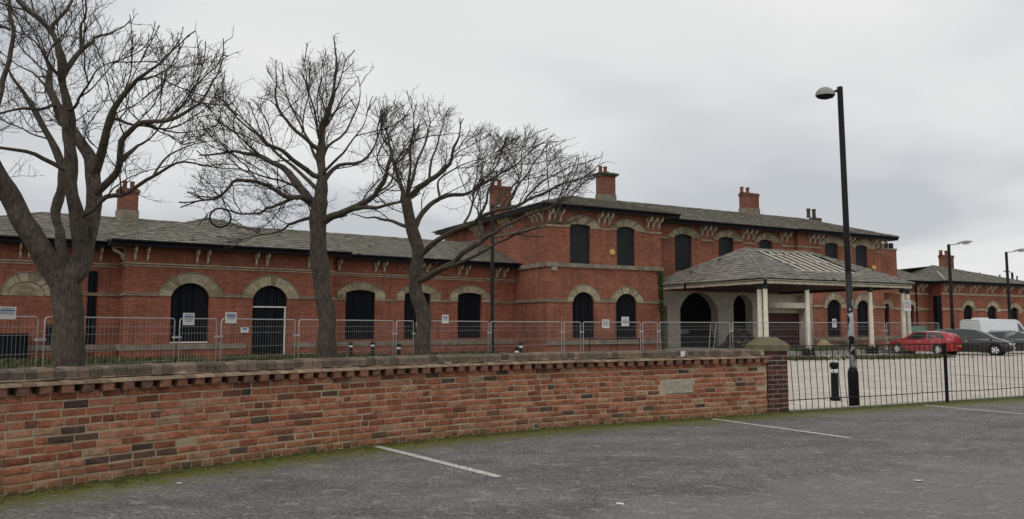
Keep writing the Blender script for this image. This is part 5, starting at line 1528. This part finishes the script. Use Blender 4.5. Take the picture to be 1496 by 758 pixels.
for i, (px, pt) in enumerate(((1433, 398), (1462, 401), (1487, 403))):
    r_ = thing('fence_post', ['left', 'middle', 'right'][i] + 'most thin dark post showing above the far wing roof', 'post', Vector(((px - CX) / FPX * 100, 100, YARD)))
    m = MB(); m.tube([(0, 0, 0), (0, 0, at_depth(px, pt, 100).z - YARD)], .10, 6); m.box(-.12, .12, -.12, .12, 0, .1); m.build('shaft', MT['board_grey'], r_)

# ================================================================== BOLLARDS
def bollard_mesh():
    m = MB(); m.lathe([(.13, 0), (.13, .06), (.10, .10), (.092, .80), (.088, .86), (.115, .87), (.12, .95), (.10, .99), (.03, 1.0)], 14)
    s = MB(); s.lathe([(.0935, .72), (.0935, .82), (.090, .821)], 14)
    return m.mesh('body', MT['black'], True), s.mesh('white_band', MT['sign'], True)
BM0, BM1 = bollard_mesh()
def bollard(px, Y, label, sc=1.0, z=YARD):
    r_ = thing('bollard', label, 'bollard', Vector((at_depth(px, 585 if Y < 20 else 508, Y).x, Y, z)), 0, 'black bollards with a white band'); r_.scale = (sc, sc, sc)
    bd = place('body', BM0, r_); place('white_band', BM1, r_)
bollard(1220.5, 18.8, 'black bollard with white band on the pale paving left of the near lamp', .92)
bollard(512.5, 39, 'bollard just right of the straight tree trunk'); bollard(544.5, 40, 'bollard below the left boarded window of the recessed wing')
bollard(582.5, 37, 'bollard at the foot of the bent tree, on its left', .95); bollard(718.5, 36, 'bollard half hidden at the foot of the black lamp column', .95)
bollard(755, 33, 'nearer of the two bollards close together below the block corner', .9); bollard(761, 38, 'farther of the two bollards close together below the block corner', 1.0)

# ================================================================== VEHICLES
def wheel(root, x, y, r_=.32, side=1):
    m = MB(); m.lathe([(r_ * .66, 0), (r_ * .66, -.10), (r_ * .96, -.10), (r_, -.06), (r_, .06), (r_ * .96, .10), (r_ * .66, .10), (r_ * .66, .01)], 24)
    w_ = m.build('wheel', MT['rubber'], root, True); w_.location = (x, y, r_); w_.rotation_euler = (R(90) * -side, 0, 0)
    m = MB(); m.lathe([(r_ * .66, .02), (r_ * .66, .085), (r_ * .6, .095), (r_ * .58, .05)], 24); m.lathe([(r_ * .15, .05), (r_ * .15, .10), (.03, .105)], 12)
    for k in range(5):
        a = 2 * math.pi * k / 5; u = Vector((math.cos(a), math.sin(a), 0)); v = Vector((-u.y, u.x, 0)); p0, p1 = u * r_ * .12, u * r_ * .61
        m.hexa([p0 - v * .05 + Vector((0, 0, .06)), p1 - v * .065 + Vector((0, 0, .06)), p1 + v * .065 + Vector((0, 0, .06)), p0 + v * .05 + Vector((0, 0, .06)),
                p0 - v * .045 + Vector((0, 0, .098)), p1 - v * .055 + Vector((0, 0, .092)), p1 + v * .055 + Vector((0, 0, .092)), p0 + v * .045 + Vector((0, 0, .098))])
    m.build('rim', MT['chrome'], w_)
def car(name, label, loc, heading, st, paint, roof_sheen, axles, wr, wins, scr, rear, lights, plates, cat='car', wtrack=.0):
    root = thing(name, label, cat, loc, heading)
    m = MB(); ring = []
    for x, zl, zb, zt, w_, wt in st:
        h = [(0, zl), (w_ * .88, zl), (w_ * .985, zl + .12), (w_ * 1.0, (zl + zb) / 2 + .05), (w_ * .985, zb - .06), (w_ * .96, zb), (wt, zt - .035), (wt * .82, zt - .004), (0, zt + .012)]
        full = h + [(-a, b) for a, b in h[-2:0:-1]]
        ring.append([(x, a, b) for a, b in full])
    n_ = len(ring[0]); 
    for r_ in ring: m.v += r_
    for i in range(len(ring) - 1):
        for k in range(n_): m.f.append((i * n_ + k, i * n_ + (k + 1) % n_, (i + 1) * n_ + (k + 1) % n_, (i + 1) * n_ + k))
    m.f.append(tuple(range(n_))[::-1]); m.f.append(tuple((len(ring) - 1) * n_ + k for k in range(n_)))
    body = m.build('body', MT[paint], root, True)
    X = [s_[0] for s_ in st]
    def prm(x, j): return float(np.interp(x, X, [s_[j] for s_ in st]))
    def side(x, f, sg):
        zb, zt, w_, wt = prm(x, 2), prm(x, 3), prm(x, 4) * .96, prm(x, 5)
        return Vector((x, sg * (w_ + (wt - w_) * f + .012), zb + (zt - .035 - zb) * f))
    for sg in (-1, 1):
        for poly in wins:
            m = MB(); P = [side(x, f, sg) for x, f in poly]; m.prism(P, (0, -sg * .006, 0)); m.build('window', MT['glass'], root)
    for nm, (xa, xb) in (('windscreen', scr), ('rear_window', rear)):
        m = MB(); a, b = [], []
        for y in (-.93, -.5, 0, .5, .93):
            a.append(Vector((xa, prm(xa, 5) * y, prm(xa, 3) + .020 - .035 * abs(y) ** 3))); b.append(Vector((xb, prm(xb, 5) * y, prm(xb, 3) + .020 - .035 * abs(y) ** 3)))
        for i in range(4): m.face([a[i], a[i + 1], b[i + 1], b[i]])
        m.build(nm, MT['glass'], root)
    if roof_sheen:
        xs = roof_sheen[1]; m = MB(); P = []
        for x in xs: P.append([Vector((x, prm(x, 5) * y, prm(x, 3) + .016 - .03 * abs(y) ** 3)) for y in (-1, -.6, 0, .6, 1)])
        for a, b in zip(P, P[1:]):
            for i in range(4): m.face([a[i], a[i + 1], b[i + 1], b[i]])
        m.build('roof_reflection', MT[roof_sheen[0]], root, True)  # pale metallic skin: the sky's reflection put into the roof colour
    for x in axles:
        for sg in (-1, 1):
            wy = prm(x, 4) * .93 - .05
            m = MB(); m.lathe([(wr * 1.17, 0), (wr * 1.17, .07)], 24); ob = m.build('wheel_arch', MT['rubber'], root); ob.location = (x, sg * (prm(x, 4) * 1.005 - .035 + (.035 if sg > 0 else -.035) - sg * .035), wr + .02); ob.rotation_euler = (R(90), 0, 0) if sg < 0 else (R(-90), 0, 0)
            ob.location.y = sg * (prm(x, 4) * 1.0 - .066)
            wheel(root, x, sg * (prm(x, 4) - .070), wr, sg)
    for (x, y, z, a, b, c_, mt_, nm) in lights:
        for sg in (-1, 1):
            m = MB(); m.lathe([(.02, -1), (.75, -.75), (1, 0), (.75, .75), (.02, 1)], 12); ob = m.build(nm, MT[mt_], root, True); ob.location = (x, sg * y, z); ob.scale = (a, b, c_)
    for (x, z, mt_, dx) in plates:
        m = MB(); m.box(-.02, .02, -.26, .26, -.055, .055); ob = m.build('number_plate', MT[mt_], root); ob.location = (x, 0, z)
        m2 = MB()
        for k in range(7):
            yk = -.21 + k * .06 + (.025 if k > 3 else 0); m2.box(dx * .021 - .002, dx * .021 + .002, yk, yk + .035, -.032, .032)
        m2.build('characters', MT['ink'], ob, kind='stuff')
    for sg in (-1, 1):
        m = MB(); m.lathe([(.02, -.09), (.10, -.05), (.11, .03), (.03, .09)], 10); ob = m.build('mirror', MT[paint], root, True); ob.location = (scr[0] - .05, sg * (prm(scr[0], 4) * 1.0 + .10), prm(scr[0], 2) + .09); ob.scale = (.6, 1, .8)
        for x in ((axles[0] + axles[1]) / 2 - .15, (axles[0] + axles[1]) / 2 - 1.0):
            m = MB(); m.box(-.09, .09, -.012, .012, -.014, .014); ob = m.build('door_handle', MT['chrome'] if paint != 'van_white' else MT['rubber'], root); ob.location = (x, sg * (prm(x, 4) * .998 + .008), prm(x, 2) - .12)
    return root
hatch = [(-2.12, .42, .66, .68, .62, .5), (-2.08, .30, .86, .92, .78, .56), (-1.96, .24, .97, 1.14, .85, .60), (-1.72, .21, .98, 1.34, .87, .60), (-1.35, .20, .97, 1.43, .885, .615), (-.4, .19, .95, 1.47, .89, .63), (.25, .19, .93, 1.43, .89, .61),
         (.62, .19, .92, 1.28, .89, .60), (1.08, .19, .91, 1.00, .885, .64), (1.5, .20, .84, .92, .87, .60), (1.92, .24, .70, .78, .80, .50), (2.10, .32, .55, .60, .66, .4)]
mpv = [(-2.3, .42, .7, .72, .64, .5), (-2.26, .30, .9, 1.0, .80, .6), (-2.16, .24, 1.0, 1.30, .88, .64), (-1.95, .21, 1.0, 1.52, .90, .64), (-1.4, .20, 1.0, 1.60, .91, .66), (-.3, .19, .98, 1.63, .91, .66), (.35, .19, .97, 1.57, .91, .65),
       (.85, .19, .96, 1.36, .91, .64), (1.38, .19, .95, 1.06, .90, .68), (1.75, .20, .86, .95, .88, .62), (2.1, .24, .72, .80, .82, .52), (2.28, .32, .56, .62, .68, .42)]
vanst = [(-2.75, .45, 1.2, 2.10, .88, .78), (-2.72, .35, 1.2, 2.20, .95, .84), (-2.5, .30, 1.2, 2.26, .97, .86), (-.5, .28, 1.2, 2.30, .98, .86), (.9, .28, 1.2, 2.28, .98, .84), (1.25, .28, 1.2, 2.16, .98, .80), (1.95, .28, 1.15, 1.35, .97, .74), (2.45, .32, .95, 1.05, .92, .6), (2.68, .4, .7, .76, .8, .5)]
hd_r = math.atan2(.82, -.57)
p = on_ground(1360, 518, YARD); p.y += .9; p.x += .1
car('parked_car', 'red hatchback with a painted-in roof reflection parked tail-on beside the canopy', p, hd_r, hatch, 'car_red', ('chrome', (-1.5, -.9, -.3, .2)), (-1.28, 1.30), .325,
    [[(-1.72, .12), (-.62, .10), (-.62, .90), (-1.35, .86)], [(-.52, .10), (.72, .08), (.40, .80), (.10, .92), (-.52, .90)]], (.98, .32), (-1.98, -1.50),
    [(-2.02, .66, .80, .10, .16, .11, 'lens_r', 'tail_light'), (1.98, .58, .66, .14, .18, .07, 'lens_w', 'headlight')], [(-2.115, .56, 'plate_y', -1), (2.09, .42, 'plate_w', 1)])
hd_b = math.atan2(-.64, .77)
p = on_ground(1434, 519, YARD); p.y += 1.0
car('parked_car', 'black people carrier parked nose-out right of the red hatchback', p, hd_b, mpv, 'car_black', None, (-1.35, 1.38), .33,
    [[(-1.98, .15), (-1.25, .10), (-1.25, .88), (-1.85, .82)], [(-1.15, .10), (-.22, .08), (-.22, .90), (-1.15, .90)], [(-.12, .08), (.95, .08), (.72, .55), (.35, .88), (-.12, .92)]], (1.25, .42), (-2.18, -1.98),
    [(2.12, .60, .70, .16, .20, .08, 'lens_w', 'headlight'), (-2.16, .72, .95, .08, .10, .18, 'lens_r', 'tail_light')], [(2.29, .46, 'plate_w', 1), (-2.29, .66, 'plate_y', -1)])
p = at_depth(1484, 476, 50.5); p.z = YARD
car('parked_car', 'dark grey car half hidden behind the black people carrier', p, hd_b, hatch, 'car_grey', None, (-1.28, 1.30), .325,
    [[(-1.72, .12), (-.62, .10), (-.62, .90), (-1.35, .86)], [(-.52, .10), (.72, .08), (.40, .80), (.10, .92), (-.52, .90)]], (.98, .32), (-1.98, -1.50),
    [(-2.02, .66, .80, .10, .16, .11, 'lens_r', 'tail_light'), (1.98, .58, .66, .14, .18, .07, 'lens_w', 'headlight')], [(-2.115, .56, 'plate_y', -1), (2.09, .42, 'plate_w', 1)])
hv = R(20); p = at_depth(1417, 476, 56); p.z = YARD; p = p + Vector((math.cos(hv), math.sin(hv), 0)) * 2.75
van = car('parked_van', 'white panel van with grey lettering parked behind the dark cars', p, hv, vanst, 'van_white', None, (-1.75, 1.75), .34,
    [[(.95, .05), (1.75, .05), (1.45, .8), (.95, .82)]], (1.9, 1.3), (-2.735, -2.725),
    [(2.50, .70, .86, .14, .16, .12, 'lens_w', 'headlight'), (-2.74, .84, 1.1, .05, .07, .22, 'lens_r', 'tail_light')], [(2.67, .5, 'plate_w', 1)], cat='van')
m = MB(); m.cbox(-2.2, -1.2, -.3, .3, 2.27, 2.40, .05); m.build('roof_vent', MT['white'], van)
for z, xa, xb, hh in ((1.42, -2.0, .6, .12), (1.20, -1.2, .55, .09)):
    m = MB(); x = xa; r2 = random.Random(3)
    while x < xb:
        wd = r2.uniform(.05, .12); sy = -(.97 + .012) if z < 1.3 else -(.965); m.hexa([(x, -.985, z - hh / 2), (x + wd, -.985, z - hh / 2), (x + wd, -.95, z - hh / 2), (x, -.95, z - hh / 2), (x, -.972, z + hh / 2), (x + wd, -.972, z + hh / 2), (x + wd, -.93, z + hh / 2), (x, -.93, z + hh / 2)])
        x += wd + .03
    m.build('lettering', MT['galv'], van, kind='stuff')

# ================================================================== YARD CLUTTER
# dark slatted storage box against the left wall
p = wpt(FW, 14, 505, yH, .9); bx_ = thing('storage_box', 'dark slatted box against the wall at the left edge', 'box', Vector((p.x, p.y, YARD)), FW.a)
zt = FW.z(18, 487, yH - .9) - YARD
m = MB(); m.box(-1.0, .74, 0, .7, 0, zt - .05); m.build('body', MT['board_grey'], bx_)
m = MB(); m.cbox(-1.03, .77, -.03, .73, zt - .049, zt, .02); m.build('lid', MT['board'], bx_)
z = .06
while z < zt - .12: m = MB(); m.box(-.98, .72, -.022, -.002, z, z + .07); m.build('slat', MT['board'], bx_); z += .10
# rubble heap, sack and green barrier below the canopy
def heap(name, label, fr, s_, y, rx, ry, h_, n_, mat, seed, zb, cat='rubble'):
    r2 = random.Random(seed); m = MB()
    for i in range(n_):
        a, d = r2.uniform(0, 6.28), math.sqrt(r2.random()); x, yy = rx * d * math.cos(a), ry * d * math.sin(a); zc = h_ * (1 - d * d) * r2.random(); s0 = r2.uniform(.05, .16)
        M_ = Matrix.Rotation(r2.uniform(0, 6), 3, Vector((r2.random(), r2.random(), r2.random() + .1)).normalized())
        P = [M_ @ Vector((sx * s0 * r2.uniform(.7, 1.3), sy * s0 * r2.uniform(.5, 1), sz * s0 * r2.uniform(.4, .9))) + Vector((x, yy, max(zc, .04))) for sx, sy, sz in ((-1, -1, -1), (1, -1, -1), (1, 1, -1), (-1, 1, -1), (-1, -1, 1), (1, -1, 1), (1, 1, 1), (-1, 1, 1))]
        m.hexa(P)
    p = fr.o + fr.d * s_ + fr.b * y; o = place(name, m.mesh(name, MT[mat]), None, (p.x, p.y, zb), fr.a); tag(o, label, cat); o['kind'] = 'stuff'
heap('rubble_heap', 'dark rubble heap in front of the second painted arch', FC, FC.s(1082, -1.5, 490), -1.5, 1.5, 1.2, 1.3, 420, 'rubble', 3, ISL)
heap('rubble_heap', 'low rubble spread along the canopy edge behind the near railing', FC, FC.s(1225, -7, 500), -7.2, 3.4, .9, .35, 420, 'rubble', 4, ISL)
p = wpt(FC, 1203, 492, KY0 + 1.8, 0); sk = MB(); n1, n2 = 9, 14
for i in range(n1 + 1):
    t = math.pi * i / n1
    for k in range(n2):
        a = 2 * math.pi * k / n2; rr = math.sin(t) ** .7 * (1 + .12 * math.sin(3 * a + i)); sk.v.append((.62 * rr * math.cos(a), .4 * rr * math.sin(a), .30 - .30 * math.cos(t) + (.14 * math.sin(2 * a) if t > 1.8 else 0)))
for i in range(n1):
    for k in range(n2): sk.f.append((i * n2 + k, i * n2 + (k + 1) % n2, (i + 1) * n2 + (k + 1) % n2, (i + 1) * n2 + k))
o = place('builders_sack', sk.mesh('builders_sack', plain('sack_cloth', (.40, .32, .16), .9, .3, 5), True), None, (p.x, p.y, ISL - .01), FC.a); tag(o, 'slumped tan builders sack beside a canopy column', 'sack')
p = wpt(FC, 1341, 484, -3.5, 0); gb = thing('green_barrier', 'pale green panel behind the red hatchback', 'barrier', Vector((p.x, p.y, YARD)), FC.a)
zt = FC.z(1341, 476.5, -3.5) - YARD
m = MB(); m.box(-1.1, 1.1, 0, .05, .25, zt); m.build('panel', MT['green'], gb)
for x in (-1.0, 1.0): m = MB(); m.box(x - .05, x + .05, -.05, .10, 0, zt + .03); m.build('leg', MT['green'], gb)

# weeds: one object per patch of growth
def weeds(label, pts, n_, h0, h1, wid, seed, mat='grass'):
    r2 = random.Random(seed); m = MB(); C = sum((Vector(p) for p in pts), Vector((0, 0, 0))) / len(pts)
    cum = [0.0]
    for a, b in zip(pts, pts[1:]): cum.append(cum[-1] + (Vector(b) - Vector(a)).length)
    for i in range(n_):
        d = r2.random() * cum[-1]; j = max(0, min(int(np.searchsorted(cum, d)) - 1, len(pts) - 2)); f = (d - cum[j]) / max(cum[j + 1] - cum[j], 1e-6)
        if math.sin(d * 1.7 + seed) + .8 * math.sin(d * .73 + 2 * seed) < r2.uniform(-1.6, .6): continue
        a, b = Vector(pts[j]), Vector(pts[j + 1]); t = (b - a).normalized(); nn = Vector((-t.y, t.x, 0))
        p = a.lerp(b, f) + nn * r2.gauss(0, wid / 2) - C
        for k in range(5):
            an = r2.uniform(0, 6.28); h = r2.uniform(h0, h1); le = Vector((math.cos(an), math.sin(an), 0)); sd_ = Vector((-le.y, le.x, 0)) * r2.uniform(.008, .022); ba = p + le * .05 * r2.random()
            m.face([ba - sd_, ba + sd_, ba + sd_ * .8 + le * h * .3 + Vector((0, 0, h * .7)), ba + le * h * .7 + Vector((0, 0, h))])
    o = place('weeds', m.mesh('weeds', MT[mat]), None, C); o['kind'] = 'stuff'; tag(o, label, 'weeds')
def wl_(fr, s_, y, z=YARD): p = fr.o + fr.d * s_ + fr.b * y; return (p.x, p.y, z)
weeds('green weeds along the foot of the left station wing', [wl_(FW, -9, .2), wl_(FW, -1, .0), wl_(FW, 4, -1.2), wl_(FW, 11, -1.0)], 2600, .08, .36, 1.6, 1)
weeds('rough grass on the ground beside the largest tree', [wl_(FW, -10, -3.5), wl_(FW, -2, -4), wl_(FW, 3, -4.5)], 1300, .05, .22, 3.0, 2)
weeds('low weeds below the boarded windows of the recessed wing', [wl_(FW, 11, .3), wl_(FW, 23, .3)], 900, .05, .22, .9, 4)
f0 = [fp(x, y) for x, y in FX]
weeds('weeds along the fence foot behind the near railing', [tuple(f0[12] + Vector((0, .2, 0))), tuple(f0[13] + Vector((0, .3, 0))), tuple(f0[14] + Vector((0, .5, 0))), tuple(f0[14] + Vector((5, 2.5, 0)))], 2400, .05, .22, 1.2, 6)
weeds('weeds growing on the canopy island', [wl_(FC, K0s + 3, KY0 + 1.6, ISL), wl_(FC, K1s - 1, KY0 + 1.6, ISL)], 1100, .06, .3, 1.6, 7)
# litter
for i, (px, py, sz, lb) in enumerate(((1342, 703, .03, 'white litter scrap on the asphalt at the lower right'), (906, 737, .026, 'white litter scrap on the asphalt at the bottom centre'), (1005, 545, .0, ''), (262, 707, .022, 'white litter scrap on the moss by the left of the wall'))):
    if sz == 0: continue
    p = on_ground(px, py); r2 = random.Random(i); m = MB(); P = []
    for k in range(7): a = 2 * math.pi * k / 7; rr = sz * r2.uniform(.6, 1.3); P.append((rr * math.cos(a) * 1.6, rr * math.sin(a), .008 + .01 * r2.random()))
    m.prism(P, (0, 0, .003)); o = place('litter_scrap', m.mesh('litter_scrap', MT['sign']), None, p + Vector((0, 0, -.004))); tag(o, lb, 'litter')
# moss cushions and grit at the wall's foot
m = MB(); r2 = random.Random(99); C = WALL.pos(7)
for i in range(5200):
    a = r2.uniform(1.5, WALL.L + 7.5); d = abs(r2.gauss(0, .16)) + .005
    p = (WALL.pos(a) + WALL.nor(a) * d) if a < WALL.L else (RAIL.pos(a - WALL.L) + RAIL.nor(a - WALL.L) * d)
    s0 = r2.uniform(.008, .026); h = s0 * r2.uniform(.25, .6); an = r2.uniform(0, 6.28); P = []
    for k in range(5): t = an + 2 * math.pi * k / 5; P.append(Vector((p.x + s0 * r2.uniform(.7, 1.2) * math.cos(t), p.y + s0 * r2.uniform(.7, 1.2) * math.sin(t), .001)) - C)
    top = Vector((p.x, p.y, h)) - C
    for k in range(5): m.face([P[k], P[(k + 1) % 5], top])
o = place('moss', m.mesh('moss', leafmat('moss_cushion', [(0, (.028, .038, .010)), (.5, (.065, .075, .017)), (1, (.13, .115, .035))])), None, C); o['kind'] = 'stuff'; tag(o, 'green moss cushions along the foot of the brick wall', 'moss')
